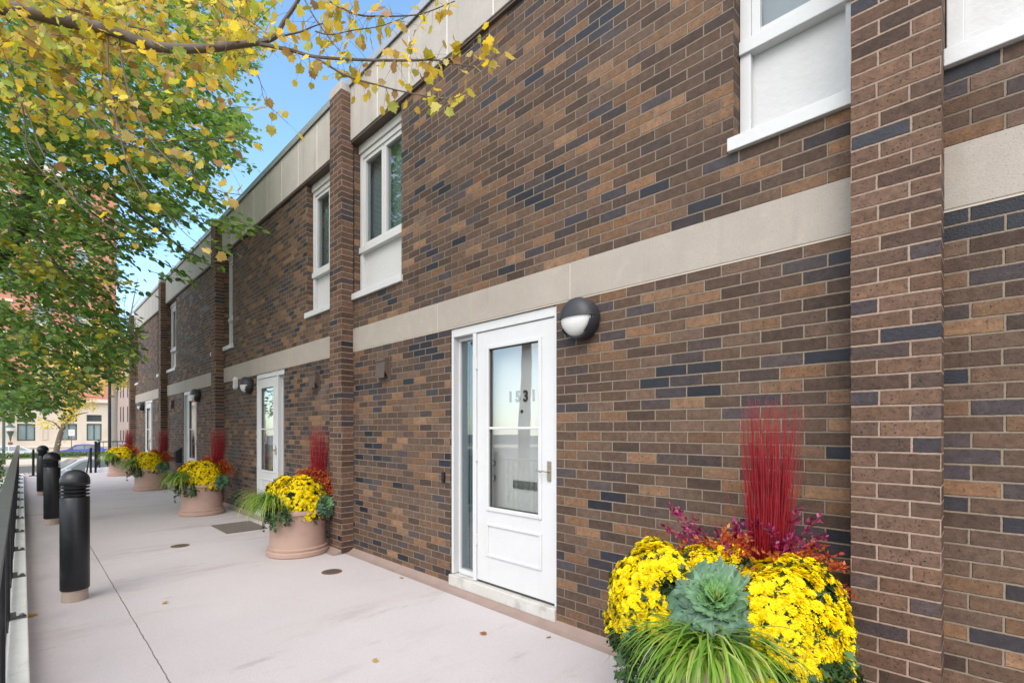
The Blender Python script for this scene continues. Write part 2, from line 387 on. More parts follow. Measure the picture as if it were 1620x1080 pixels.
class Leaves:
    def __init__(s): s.V = []; s.T = []; s.C = []; s.n = 0
    def add(s, shape, P, D, Nn, size, C, roll=0.):
        P = np.asarray(P, float); n = len(P)
        if n == 0: return
        y = unit(np.asarray(D, float)); z = np.asarray(Nn, float); z = unit(z - y * (z * y).sum(-1, keepdims=True)); x = np.cross(y, z)
        B, T = shape; k = len(B); size = np.broadcast_to(np.asarray(size, float), (n,))[:, None, None]
        curl = rng.normal(0, .75 if shape is MAPLE else .35, (n, 1))
        bz = B[None, :, 2] * (1 + rng.normal(0, .8, (n, 1))) + curl * .25 * (B[None, :, 1] ** 2)
        bx = B[None, :, 0] * rng.uniform(.78, 1.1, (n, 1))
        V = P[:, None, :] + size * (x[:, None, :] * bx[..., None] + y[:, None, :] * B[None, :, 1, None] + z[:, None, :] * bz[..., None])
        s.V.append(V.reshape(-1, 3))
        s.T.append((np.asarray(T)[None] + (np.arange(n) * k)[:, None, None]).reshape(-1, 3) + s.n); s.n += n * k
        s.C.append(np.repeat(np.asarray(C, float), k, 0) * rng.uniform(.9, 1.1, (n * k, 1)))
    def build(s, name, mat, parent=None, origin=None, smooth=True):
        o3 = Vector(origin) if origin is not None else (Vector(parent['_o']) if parent is not None else Vector((0, 0, 0)))
        V = np.concatenate(s.V) - np.array(o3); T = np.concatenate(s.T); C = np.concatenate(s.C)
        me = bpy.data.meshes.new(name)
        me.vertices.add(len(V)); me.vertices.foreach_set('co', V.astype(np.float32).ravel())
        me.loops.add(T.size); me.loops.foreach_set('vertex_index', T.astype(np.int32).ravel())
        me.polygons.add(len(T)); me.polygons.foreach_set('loop_start', np.arange(0, T.size, 3, dtype=np.int32)); me.polygons.foreach_set('loop_total', np.full(len(T), 3, np.int32))
        me.update(calc_edges=True)
        if smooth: me.polygons.foreach_set('use_smooth', np.ones(len(T), bool))
        at = me.attributes.new('tone', 'FLOAT_COLOR', 'POINT')
        at.data.foreach_set('color', np.concatenate([np.clip(C, 0, 1), np.ones((len(C), 1))], 1).astype(np.float32).ravel())
        me.materials.append(mat); me.validate()
        return link(me, name, parent, 0, o3)
def pick(palette, n, jit=.18):
    p = np.asarray(palette, float); c = p[rng.integers(0, len(p), n)]
    return c * (1 + rng.normal(0, jit, (n, 1))).clip(.5, 1.6)
def inpoly(px, py, poly):
    px = np.asarray(px); py = np.asarray(py); c = np.zeros(px.shape, bool); n = len(poly); j = n - 1
    for i in range(n):
        xi, yi = poly[i]; xj, yj = poly[j]
        if yi != yj:
            c ^= ((yi > py) != (yj > py)) & (px < (xj - xi) * (py - yi) / (yj - yi) + xi)
        j = i
    return c

# wall with openings: place(u,z)->xyz, inward = vector into the wall
def wall_grid(mb, u0, u1, z0, z1, holes, place, inward, uvf, flip=False):
    us = sorted({u0, u1} | {h[0] for h in holes} | {h[1] for h in holes}); zs = sorted({z0, z1} | {h[2] for h in holes} | {h[3] for h in holes})
    us = [u for u in us if u0 <= u <= u1]; zs = [z for z in zs if z0 <= z <= z1]
    iv = Vector(inward)
    def q(ps, uv):
        if flip: ps, uv = ps[::-1], uv[::-1]
        mb.face(ps, uv)
    for i in range(len(us) - 1):
        for j in range(len(zs) - 1):
            a, b, c, d = us[i], us[i + 1], zs[j], zs[j + 1]
            m, n = (a + b) / 2, (c + d) / 2
            if any(h[0] < m < h[1] and h[2] < n < h[3] for h in holes): continue
            P = [(a, c), (b, c), (b, d), (a, d)]
            q([place(*p) for p in P], [uvf(*p) for p in P])
    for h in holes:
        a, b, c, d = h
        for (p, r, vert, sx) in (((a, c), (a, d), 1, 1), ((b, d), (b, c), 1, -1), ((b, c), (a, c), 0, 1), ((a, d), (b, d), 0, 1)):
            P0, P1 = Vector(place(*p)), Vector(place(*r))
            k0, k1 = .4124, .502
            uv = [(k0, p[1]), (k0, r[1]), (k1, r[1]), (k1, p[1])] if vert else [(p[0], c), (r[0], c), (r[0], c + .05), (p[0], c + .05)]
            q([P0, P1, P1 + iv, P0 + iv][::-1], uv[::-1])

# ------------------------------------------------------------------ camera, sky, sun
cd = bpy.data.cameras.new('camera'); cam = bpy.data.objects.new('camera', cd); COL.objects.link(cam)
cam.location = (0, -DC, EYE); cam.rotation_euler = (R(90), 0, math.asin(765 / 1089))
cd.lens = 17.0; cd.sensor_width = 36; cd.shift_y = 140 / 1620; cd.clip_end = 2000; cd.clip_start = .05
scn.camera = cam
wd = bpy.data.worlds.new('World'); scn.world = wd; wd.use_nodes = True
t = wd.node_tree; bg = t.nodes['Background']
SUN_DIR = Vector((.35, -.62, .70)).normalized()
el = math.asin(SUN_DIR.z); az = math.atan2(SUN_DIR.x, SUN_DIR.y)
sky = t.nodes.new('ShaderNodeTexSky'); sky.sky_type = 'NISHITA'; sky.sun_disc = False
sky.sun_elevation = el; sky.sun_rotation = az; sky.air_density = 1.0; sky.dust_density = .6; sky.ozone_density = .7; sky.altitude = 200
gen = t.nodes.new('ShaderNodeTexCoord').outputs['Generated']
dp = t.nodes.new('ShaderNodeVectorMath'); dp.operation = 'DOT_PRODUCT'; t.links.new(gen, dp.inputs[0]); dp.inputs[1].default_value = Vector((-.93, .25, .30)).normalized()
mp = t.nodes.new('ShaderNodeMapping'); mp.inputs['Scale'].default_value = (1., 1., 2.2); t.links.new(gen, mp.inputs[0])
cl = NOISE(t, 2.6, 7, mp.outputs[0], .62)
cf = MATH(t, 'ADD', MATH(t, 'MULTIPLY', MATH(t, 'SUBTRACT', .62, dp.outputs['Value']), .9), MATH(t, 'MULTIPLY', MATH(t, 'SUBTRACT', cl, .5), 1.5))  # cloud cover added away from the view direction, for neutral white fill light
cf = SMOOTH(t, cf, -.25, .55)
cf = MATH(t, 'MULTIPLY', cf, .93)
fill_cloud = MIX(t, NOISE(t, 3.5, 5, mp.outputs[0]), (6.2, 6.3, 6.6), (10.5, 10.4, 10.3))
skc = MIX(t, cf, MIX(t, 1.0, sky.outputs[0], (1.2, 1.42, 1.45), 'MULTIPLY'), fill_cloud)
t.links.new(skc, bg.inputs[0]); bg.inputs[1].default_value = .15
sd = bpy.data.lights.new('sun', 'SUN'); sun = bpy.data.objects.new('sun', sd); COL.objects.link(sun)
sd.energy = 1.5; sd.angle = R(40); sd.color = (1., .95, .87)
sun.rotation_euler = SUN_DIR.to_track_quat('Z', 'Y').to_euler()
scn.view_settings.view_transform = 'Standard'; scn.view_settings.look = 'None'; scn.view_settings.exposure = 0.85; scn.view_settings.gamma = 1
scn.render.engine = 'CYCLES'
scn.cycles.use_denoising = True; scn.cycles.max_bounces = 6; scn.cycles.transparent_max_bounces = 12
scn.cycles.caustics_reflective = False; scn.cycles.caustics_refractive = False

# ------------------------------------------------------------------ setting
b = MB(); b.xbox(-260, 160, -200, 200, ST - .9, ST - .36); struct(b, 'ground', M['asphalt'])
b = MB(); b.box(-60, 61.5, -60, 60, ST - .3, ST - .004); struct(b, 'road', M['asphalt'])
b = MB(); b.box(-8, 21.75, -.3, DC + .20, ST + .004, GZ); b.box(21.75, 24.7, -.3, DC - 1.70, ST + .004, GZ); struct(b, 'terrace', M['deck'])
b = MB(); b.box(48, 57, -59, 59, ST - .02, ST + .12); struct(b, 'sidewalk', M['walk'])
b = MB(); b.box(57.01, 61.45, -59, 59, ST - .02, ST + .13); struct(b, 'parkway_lawn', M['lawn'])
b = MB(); b.box(69.5, 75.9, -60, 60, ST - .36, ST - .22); struct(b, 'pavement', M['walk'])
b = MB(); b.box(-8, 40, DC + .25, DC + 6.5, ST, ST + .15); struct(b, 'planting_bed', M['lawn'])
# cove of mortar along the foot of the brick
P0 = .1386; PITCH = 5.2475; PW = .305; PD = .15
b = MB()
def cove(a0, a1, off):
    prof = [(0, GZ + .001), (.105, GZ + .001), (.06, GZ + .012), (.02, GZ + .035), (.0, GZ + .05)]
    b.prism([(d + off, z) for d, z in prof], a0, a1, lambda d, z, h: W(h, d, z))
for k in range(-1, 5):
    s0 = P0 + PITCH * k + PW; e0 = P0 + PITCH * (k + 1)
    cove(s0 + .0, e0 - .0, 0.0)
    if k >= -1: cove(e0 + .001, e0 + PW - .001, PD)
struct(b, 'wall_base', M['cove'])
# kerb under the fence
b = MB(); b.box(-3, 21.6, DC - .03, DC + .065, GZ - .1, .055); kb = b.build('kerb', M['kerb'], bevel=.008); kb['kind'] = 'structure'

# ------------------------------------------------------------------ townhouses
LBAY = PITCH - PW
ZF, ZT = 72 * BV, 5.51
def text_mesh(txt, size, ext, name, mat, parent, place):
    cu = bpy.data.curves.new('digits', 'FONT'); cu.body = txt; cu.size = size; cu.extrude = ext; cu.align_x = 'CENTER'; cu.offset = .004
    to = bpy.data.objects.new('digits', cu); COL.objects.link(to)
    dg = bpy.context.evaluated_depsgraph_get(); me = bpy.data.meshes.new_from_object(to.evaluated_get(dg))
    bpy.data.objects.remove(to); me.materials.clear(); me.materials.append(mat)
    o3 = Vector(parent['_o'])
    for v in me.vertices: v.co = Vector(place(v.co.x, v.co.y, v.co.z)) - o3
    return link(me, name, parent, 0, o3)

def house(k, label):
    a0 = P0 + PITCH * k + PW; a1 = P0 + PITCH * (k + 1)
    mir = (k % 2 == 1)
    A = (lambda s: a1 - s) if mir else (lambda s: a0 + s)
    h = thing('townhouse', label, 'house', W((a0 + a1) / 2, 0, 0), 'row of attached brown brick townhouses')
    def sb(mb, s0, s1, d0, d1, z0, z1): mb.box(A(s0), A(s1), d0, d1, z0, z1)
    WIN_N = (0., .566, 44 * BV, ZF); WIN_W = (3.905, LBAY, 44 * BV, ZF); DOOR = (1.83, 3.09, .07, 2.345)
    holes = []
    for (s0, s1, z0, z1) in (WIN_N, WIN_W, DOOR):
        q = sorted((A(s0), A(s1))); holes.append((-q[1], -q[0], z0, z1))
    w = MB(); z_b, z_t = 35 * BV, 39 * BV
    pl = lambda u, z: (u, 0, z)
    off = .06
    # brick below and above the stone course
    wall_grid(w, -a1, -a0, 0, z_b, [x for x in holes if x[2] < 1], pl, (0, .22, 0), lambda u, z: (u + off, z))
    wall_grid(w, -a1, -a0, z_t, ZF, [x for x in holes if x[2] > 1], pl, (0, .22, 0), lambda u, z: (u + off, z))
    y2 = 7.5
    w.face([(-a1, 0, ZF), (-a0, 0, ZF), (-a0, 0, ZT - .01), (-a1, 0, ZT - .01)], [(0, 0)] * 4)
    w.face([(-a0, .0, ZT - .012), (-a0, y2, ZT - .012), (-a1, y2, ZT - .012), (-a1, 0, ZT - .012)])
    w.face([(-a0, y2, -1), (-a1, y2, -1), (-a1, y2, ZT), (-a0, y2, ZT)])
    w.build('wall', M['brick'], h)
    # stone course with joints
    c = MB(); j = MB(); cuts = [0, 1.70, 3.28, LBAY]
    for i in range(3): sb(c, cuts[i] + (.004 if i else 0), cuts[i + 1] - (.004 if i < 2 else 0), -.1, .006, z_b + .004, z_t + .0015)
    bd = c.build('stone_course', M['lime'], h, bevel=.003)
    for s in cuts[1:-1]:
        j = MB(); sb(j, s - .004, s + .004, -.1, .0045, z_b + .006, z_t - .005); j.build('mortar_joint', M['joint'], bd)
    j = MB(); sb(j, 0, LBAY, -.05, .0025, z_b - .006, z_b + .0045); j.build('mortar_joint', M['joint'], bd)
    # precast parapet panels, coping
    f = MB(); np_ = 8; pw = LBAY / np_; g = MB()
    for i in range(np_):
        sb(f, i * pw + (.0075 if i else .003), (i + 1) * pw - (.0075 if i < np_ - 1 else .003), -.2, .04, ZF + .002, ZT - .004)
    fo = f.build('parapet_panel', M['fascia'], h, bevel=.004)
    for i in range(1, np_):
        g = MB(); sb(g, i * pw - .008, i * pw + .008, -.2, .0385, ZF + .006, ZT - .006); g.build('mortar_joint', M['palejoint'], fo)
    g = MB(); sb(g, .0, LBAY, -.25, .028, ZF - .022, ZF + .0); g.build('parapet_lintel', M['rust'], fo)
    cp = MB(); cp.box(a0 - .15 if k else a0 - PW, a1 + .155, -.3, .062, ZT, ZT + .055); cp.box(a0 - .15, a1 + .155, .055, .0665, ZT - .035, ZT + .05); cp.build('coping', M['coping'], h)
    # pier at the near end of this house
    pr = MB()
    for kk in ([k] if k < 4 else [k]):
        p0 = P0 + PITCH * kk; p1 = p0 + PW
        def pier(p0, p1):
            zt = 5.40
            pr.face([W(p1, PD, -.02), W(p0, PD, -.02), W(p0, PD, zt), W(p1, PD, zt)], [(.006, 0), (.299, 0), (.299, zt + .02), (.006, zt + .02)])
            pr.face([W(p0, PD, -.02), W(p0, -.01, -.02), W(p0, -.01, zt), W(p0, PD, zt)], [(.4124, 0), (.502, 0), (.502, zt + .02), (.4124, zt + .02)])
            pr.face([W(p1, -.01, -.02), W(p1, PD, -.02), W(p1, PD, zt), W(p1, -.01, zt)], [(.4124, 0), (.502, 0), (.502, zt + .02), (.4124, zt + .02)])
            pr.face([W(p1, PD, zt), W(p0, PD, zt), W(p0, -.2, zt), W(p1, -.2, zt)], [(.01, .01)] * 4)
        pier(p0, p1)
        if k == 4: pier(p0 + PITCH, p1 + PITCH)
    po = pr.build('pier', M['brick_pier'], h)
    pc = MB(); pc.box(P0 + PITCH * k - .004, P0 + PITCH * k + PW + .004, -.15, PD + .006, 5.402, 5.505)
    if k == 4: pc.box(P0 + PITCH * 5 - .004, P0 + PITCH * 5 + PW + .004, -.15, PD + .006, 5.402, 5.505)
    pc.build('pier_cap', M['fascia'], po, bevel=.006)
    # windows
    for (s0, s1, z0, z1) in (WIN_N, WIN_W):
        wide = s1 - s0 > .8
        fr = MB(); e = .004; pd = -.085
        sill_t = z0 + .075; tr0, tr1 = 3.525, 3.60
        # casing
        fj = .062
        sb(fr, s0 + e, s0 + fj, -.2, pd, sill_t, 4.715); sb(fr, s1 - fj, s1 - e, -.2, pd, sill_t, 4.715)
        sb(fr, s0 + e, s1 - e, -.2, pd + .018, tr0, tr1); sb(fr, s0 + fj, s1 - fj, -.2, pd, 4.655, 4.715)
        wo = fr.build('window', M['white'], h, bevel=.004)
        fz = MB(); sb(fz, s0 + e, s1 - e, -.2, pd + .02, 4.716, ZF - .024); fz.build('head_board', M['panel'], wo, bevel=.004)
        sl = MB(); sb(sl, s0 - (.0 if s0 == 0 else .025), s1 + (.0 if wide else .025), -.2, .028, z0 + .001, sill_t); sl.build('sill', M['white'], wo, bevel=.004)
        pn = MB(); sb(pn, s0 + fj, s1 - fj, -.2, pd - .045, sill_t, tr0); pn.build('spandrel_panel', M['panel'], wo)
        # sashes
        xs = [(s0 + fj, (s0 + s1) / 2 - .004), ((s0 + s1) / 2 + .004, s1 - fj)] if wide else [(s0 + fj, s1 - fj)]
        ss = MB(); gl = MB(); st = .045
        for q0, q1 in xs:
            d0, d1 = -.16, pd - .015
            sb(ss, q0, q0 + st, d0, d1, tr1, 4.654); sb(ss, q1 - st, q1, d0, d1, tr1, 4.654)
            sb(ss, q0 + st, q1 - st, d0, d1, tr1, tr1 + st); sb(ss, q0 + st, q1 - st, d0, d1, 4.654 - st, 4.654)
            sb(gl, q0 + st, q1 - st, -.137, -.131, tr1 + st, 4.654 - st)
        ss.build('sash', M['white'], wo, bevel=.003); gl.build('pane', M['glass'], wo)
        bl = MB(); sb(bl, s0 + .01, s1 - .01, -.215, -.21, tr1, 4.66); bl.build('blind', M['blind'] if (k + wide) % 2 else M['darkroom'], wo)
    # door
    s0, s1, z0, z1 = DOOR; sm = 2.745
    df = MB()
    sb(df, s0 + .003, s0 + .030, -.2, -.012, z0 + .035, z1 - .002); sb(df, s1 - .032, s1 - .003, -.2, -.012, z0 + .035, z1 - .002)
    sb(df, s0 + .030, s1 - .032, -.2, -.012, 2.268, z1 - .002); sb(df, sm, sm + .045, -.2, -.012, z0 + .035, 2.268)
    fo = df.build('door_frame', M['white'], h, bevel=.004)
    th = MB(); sb(th, s0 + .0, s1 - .0, -.2, .022, .005, z0 + .03); th.build('threshold', M['sillstone'], fo, bevel=.006)
    sg = MB(); q0, q1 = sm + .045, s1 - .032
    sb(sg, q0, q0 + .02, -.13, -.075, z0 + .035, 2.266); sb(sg, q1 - .022, q1, -.13, -.075, z0 + .035, 2.266)
    sb(sg, q0 + .02, q1 - .022, -.13, -.075, 2.235, 2.266); sb(sg, q0 + .02, q1 - .022, -.13, -.06, z0 + .035, z0 + .075)
    so = sg.build('sidelight', M['white'], h, bevel=.003)
    gp = MB(); sb(gp, q0 + .02, q1 - .022, -.101, -.097, z0 + .075, 2.235); gp.build('pane', M['glass'], so)
    bl = MB(); sb(bl, q0 + .01, q1 - .01, -.205, -.2, z0 + .04, 2.26); bl.build('blind', M['sideblind'], so)
    # storm door leaf: stiles, rails, kick panel with raised moulding
    d0, d1 = -.062, -.024; l0, l1 = s0 + .034, sm - .004; g0, g1, gz0, gz1 = 2.02, 2.59, .765, 2.11
    ld = MB(); zb = .122
    sb(ld, l0, g0, d0, d1, zb, 2.262); sb(ld, g1, l1, d0, d1, zb, 2.262); sb(ld, g0, g1, d0, d1, gz1, 2.262); sb(ld, g0, g1, d0, d1, zb, gz0)
    lo = ld.build('door', M['white'], h, bevel=.003)
    ml = MB()
    def ring(mb, x0, x1, y0, y1, wd, dd0, dd1):
        sb(mb, x0, x0 + wd, dd0, dd1, y0, y1); sb(mb, x1 - wd, x1, dd0, dd1, y0, y1)
        sb(mb, x0 + wd, x1 - wd, dd0, dd1, y0, y0 + wd); sb(mb, x0 + wd, x1 - wd, dd0, dd1, y1 - wd, y1)
    ring(ml, g0 - .03, g1 + .03, gz0 - .03, gz1 + .03, .034, d1 - .004, d1 + .012)
    ring(ml, g0 - .03, g1 + .03, .345, .63, .024, d1 - .004, d1 + .012)
    sb(ml, g0, g1, d0 + .006, d1 + .002, 1.425, 1.447)
    ml.build('moulding', M['white'], lo, bevel=.005)
    gp = MB(); sb(gp, g0, g1, -.047, -.042, gz0, gz1); gp.build('pane', M['stormglass'], lo)
    se = MB(); ring(se, g0 + .003, g1 - .003, gz0 + .004, gz1 - .004, .006, -.055, -.034); sb(se, l0, l1, -.06, -.03, .107, .121); se.build('seal', M['seal'], lo)
    hd = MB(); hs = s0 + .085; x = -A(hs); dirx = (-1 if not mir else 1)
    if mir: hs = l1 - .05; x = -A(hs); dirx = -1
    hd.xbox(x - .016, x + .016, .012, .026, 1.035, 1.185)
    hd.tube([(x, .02, 1.11), (x, -.018, 1.11), (x + dirx * .025, -.026, 1.113), (x + dirx * .055, -.027, 1.105), (x + dirx * .085, -.024, 1.115), (x + dirx * .1, -.022, 1.118)], [.009, .008, .007, .0065, .006, .005], 8)
    hd.build('handle', M['brass'], lo, bevel=.004)
    for z in (.42, 1.15, 1.95):
        hg = MB(); sb(hg, sm - .012, sm + .004, -.03, -.006, z, z + .09); hg.build('hinge', M['white'], lo, bevel=.003)
    # front door behind the storm glass
    idr = MB(); sb(idr, s0 + .034, sm, -.2, -.155, .12, 2.262)
    io = idr.build('front_door', M['inner'], h)
    if k == 0:
        xk = -A(sm - .075)
        for z, r in ((1.13, .027), (1.0, .03)):
            kn = MB(); kn.lathe([(0, .05), (r, .046), (r, .02), (.018, .012), (r * 1.05, .008), (r * 1.05, 0)], 16, (xk, .155, z), 'y')
            kn.build('knob' if r > .028 else 'deadbolt', M['chrome'], io, smooth=True)
        ms = MB(); xm = -A(2.29); ms.xbox(xm - .135, xm + .135, .145, .156, .93, 1.0); mo = ms.build('mail_slot', M['chrome'], io, bevel=.004)
        xd = -A(2.325)
        
        for q_, ch in enumerate('1531'): text_mesh(ch, .125, .004, 'numeral', M['seal'], io, lambda u, v, w_: (xd + (q_ - 1.5) * .088 + u * .9, .15 - w_, 1.66 + v))
        pe = MB(); pe.lathe([(0, .012), (.012, .01), (.014, 0)], 12, (xd, .155, 1.575), 'y'); pe.build('peephole', M['seal'], io)
        db = MB(); xb = -A(3.18); db.xbox(xb - .018, xb + .018, -.022, 0, .93, 1.03); bo = db.build('doorbell', M['black'], h, bevel=.004)
    # vent hood
    vs = 4.226; vh = MB(); xv = -A(vs)
    vh.xbox(xv - .115, xv + .115, -.012, .0, 1.955, 2.215)
    vo = vh.build('vent_hood', M['rust'], h, bevel=.002)
    vf = MB()
    poly = [(.012, 2.19), (.075, 2.175), (.105, 1.975), (.098, 1.97), (.012, 2.14)]
    vf.prism([(.0125, 2.195), (.066, 2.188), (.066, 2.16), (.0125, 2.16)], xv - .1, xv + .1, lambda d, z, hh: (hh, -d, z))
    vf.prism([(.05, 2.159), (.057, 2.159), (.072, 1.98), (.065, 1.98)], xv - .09, xv + .09, lambda d, z, hh: (hh, -d, z))
    for sx in (-1, 1): vf.prism([(.0125, 2.159), (.055, 2.159), (.062, 2.05), (.0125, 1.97)], xv + sx * .093, xv + sx * .1, lambda d, z, hh: (hh, -d, z))
    vf.build('flap', M['rust'], vo)
    if k == 1:
        pb = MB(); xp = -A(.80); pb.lathe([(.0, .06), (.05, .055), (.06, .03), (.06, 0)], 20, (xp, 0, 2.33), 'y'); pb.lathe([(.0, .06), (.05, .055), (.06, .03), (.06, 0)], 20, (xp, 0, 2.22), 'y'); pb.xbox(xp - .055, xp + .055, -.05, 0, 2.22, 2.33)
        pb.build('motion_sensor', M['white'], h, smooth=True)
    if k == 2:
        mx = MB(); xm = -A(3.42)
        mx.prism([(0, .62), (.13, .62), (.13, .90), (0, 1.0)], xm - .19, xm + .19, lambda d, z, hh: (hh, -d, z)); mo = mx.build('mailbox', M['black'], h, bevel=.006)
        sn = MB(); xs_ = -(P0 + PITCH * 3 + .10); sn.xbox(xs_ - .05, xs_ + .05, -PD - .05, -PD, 2.85, 2.93)
        sn.build('sensor', M['white'], h, bevel=.01)
    return A

A_of = {}
A_of[-1] = house(-1, 'brown brick house at the right edge of the photo, nearest the camera')
A_of[0] = house(0, 'brown brick townhouse with the white storm door numbered 1531')
A_of[1] = house(1, 'brown brick townhouse whose white door faces the brown doormat, second door from the camera')
A_of[2] = house(2, 'brown brick townhouse with a black wall mailbox beside its white door')
A_of[3] = house(3, 'farthest visible door of the brown brick townhouse row, beside small distant planters')
A_of[4] = house(4, 'end brown brick townhouse hidden mostly behind the row, at its far corner') if False else None
# closing pier and gable of the last house
pe = MB(); p0 = P0 + PITCH * 4; p1 = p0 + PW
zt = 5.40
last = [o for o in bpy.data.objects if o.name.startswith('townhouse')][-1]
pe.face([W(p1, PD, -.02), W(p0, PD, -.02), W(p0, PD, zt), W(p1, PD, zt)], [(.006, 0), (.299, 0), (.299, zt + .02), (.006, zt + .02)])
pe.face([W(p0, PD, -.02), W(p0, -.01, -.02), W(p0, -.01, zt), W(p0, PD, zt)], [(.4124, 0), (.502, 0), (.502, zt + .02), (.4124, zt + .02)])
pe.face([W(p1, -7.5, -1.1), W(p1, PD, -1.1), W(p1, PD, zt), W(p1, -7.5, zt)], [(0, -1.1), (7.65, -1.1), (7.65, zt), (0, zt)])
pe.face([W(p1, PD, zt), W(p0, PD, zt), W(p0, -7.5, zt), W(p1, -7.5, zt)], [(.01, .01)] * 4)
pe.build('end_pier', M['brick_pier'], last)

# wall lamps -------------------------------------------------------
def wall_lamp(a, label):
    x = -a; z = 2.187
    L = thing('wall_lamp', label, 'lamp', (x, 0, z), 'round bulkhead lamps beside the doors')
    hb = MB(); hb.lathe([(.0, 0.), (.128, 0.), (.136, .01), (.138, .088), (.132, .096), (.118, .096)], 40, (x, 0, z), 'y'); hb.build('housing', M['lampblack'], L, smooth=True)
    df = MB(); prof = [(.122, .092), (.119, .108), (.109, .126), (.092, .141), (.068, .152), (.04, .158), (.0, .160)]
    df.lathe(prof, 40, (x, 0, z), 'y'); df.build('diffuser', M['diff'], L, smooth=True)
    hp = [(.1395, .060), (.139, .100), (.127, .127), (.106, .147), (.078, .161), (.044, .169), (.0, .171)]
    hood = MB(); hood.lathe(hp, 30, (x, 0, z + .004), 'y', R(0), R(180))
    inner = [(max(r - .006, 0), h - .006) for r, h in hp]
    hood.lathe(inner, 30, (x, 0, z + .004), 'y', R(0), R(180))
    for r0, r1 in zip(range(len(hp) - 1), range(1, len(hp))):
        for sx in (1, -1):
            hood.face([(x + sx * hp[r0][0], -hp[r0][1], z + .004), (x + sx * hp[r1][0], -hp[r1][1], z + .004), (x + sx * inner[r1][0], -inner[r1][1], z + .004), (x + sx * inner[r0][0], -inner[r0][1], z + .004)])
    for sx in (1, -1):
        hood.lathe([(.1395, .06), (.139, .10), (.128, .122)], 8, (x, 0, z), 'y', R(-52) if sx == 1 else R(205), R(-8) if sx == 1 else R(232))
    hood.build('hood', M['lampblack'], L, smooth=True)
    return L
lamp_lab = {-1: None, 0: 'black half hooded lamp right of the door numbered 1531', 1: 'black half hooded lamp beside the white motion sensor',
            2: 'black half hooded lamp at the right jamb of the third door from the camera', 3: 'smallest, farthest black half hooded wall lamp'}
for k in range(0, 4): wall_lamp(A_of[k](1.575), lamp_lab[k])

# ------------------------------------------------------------------ bollards
bo = thing('bollard', 'black ringed bollard nearest the camera, with tan concrete collar', 'bollard', (-5.57, -DC + .318, GZ), 'black bollards along the terrace')
x, y, z = bo.location
q = MB(); q.lathe([(.0, .001), (.088, .001), (.088, .10), (0, .10)], 40, (x, y, z)); q.build('collar', M['collar'], bo, smooth=True)
q = MB(); q.lathe([(.06, .095), (.094, .095), (.098, .10), (.098, .872), (.094, .878), (.075, .88)], 40, (x, y, z)); q.build('shaft', M['black'], bo, smooth=True)
for i in range(3):
    zz = .892 + i * .03
    q = MB(); q.lathe([(.072, zz - .012), (.072, zz), (.094, zz + .003), (.099, zz + .006), (.099, zz + .013), (.094, zz + .016), (.072, zz + .018), (.072, zz + .03)], 40, (x, y, z)); q.build('ring', M['black'], bo, smooth=True)
q = MB(); q.lathe([(.07, .978), (.096, .980), (.1005, .986), (.1005, 1.015)] + [(.1005 * math.cos(u), 1.015 + .098 * math.sin(u)) for u in [R(10 * i) for i in range(1, 9)]] + [(0, 1.113)], 40, (x, y, z)); q.build('cap', M['black'], bo, smooth=True)
clone(bo, (-10.28, -DC + .325, GZ), 'black ringed bollard second from the camera, between two others')
clone(bo, (-15.0, -DC + .322, GZ), 'black ringed bollard farthest from the camera')

# ------------------------------------------------------------------ fence on the kerb
fe = thing('metal_fence', 'black metal fence with flat grey top rail along the left kerb', 'fence', W(9, DC + .1, GZ))
fd = DC + .085
q = MB(); q.box(-2.5, 21.3, DC + .048, DC + .118, .925, .950); q.build('top_rail', M['rail'], fe, bevel=.003)
q = MB(); q.box(-2.5, 21.3, fd - .015, fd + .015, .09, .12); q.build('bottom_rail', M['black'], fe)
post_a = [5.02 + 1.41 * i for i in range(-4, 12)]
for i, a in enumerate(post_a):
    q = MB(); q.box(a - .025, a + .025, fd - .025, fd + .025, GZ - .4, .924); po = q.build('post', M['black'], fe, bevel=.002)
    q = MB(); q.box(a - .028, a + .028, DC - .022, DC + .06, .056, .066); q.box(a - .02, a + .02, DC + .03, DC + .062, .067, .10)
    q.lathe([(.016, .066), (.016, .078), (.008, .086), (0, .086)], 8, W(a, DC - .0, 0)); q.build('bracket', M['steel'], po, bevel=.002)
    if i < len(post_a) - 1:
        q = MB(); nb = 11
        for j in range(1, nb + 1):
            aa = a + 1.41 * j / (nb + 1); q.box(aa - .008, aa + .008, fd - .012, fd + .012, .12, .925)
        q.build('baluster_panel', M['black'], fe)

# ------------------------------------------------------------------ small things on the terrace
def disc(px, py, label):
    p = G(px, py); o = thing('floor_drain', label, 'drain', p, 'round brown drain covers')
    q = MB(); q.lathe([(.1, .0), (.1, .004), (.092, .006), (.085, .004), (0, .004)], 32, p); q.build('cover', M['drain'], o, smooth=True)
    q = MB()
    for i in range(-3, 4): q.xbox(p[0] - .06, p[0] + .06, p[1] + i * .018 - .004, p[1] + i * .018 + .004, p[2] + .0045, p[2] + .008)
    q.build('grate', M['rust'], o)
disc(525, 904, 'round brown drain cover near the brick pier and first terracotta planter')
disc(285, 863, 'round brown drain cover in mid terrace, left of the planters')
p = G(378, 833.5); q = MB(); q.xbox(p[0] - .40, p[0] + .40, p[1] - .27, p[1] + .27, GZ, GZ + .012); tag(q.build('doormat', M['mat'], bevel=.004, origin=p), 'brown fibre doormat before the second door, beyond the nearest full planter', 'doormat')
fl_lab = ['dry orange leaf on the concrete before the numbered door', 'small tan leaf close to the wall foot right of the numbered door', 'pale yellow leaf at the bottom of the photo in mid terrace', 'small yellow leaf at the wall foot left of the numbered door', 'bright yellow leaf lying against the kerb by the fence', 'yellow leaf on bare concrete right of the nearest bollard']
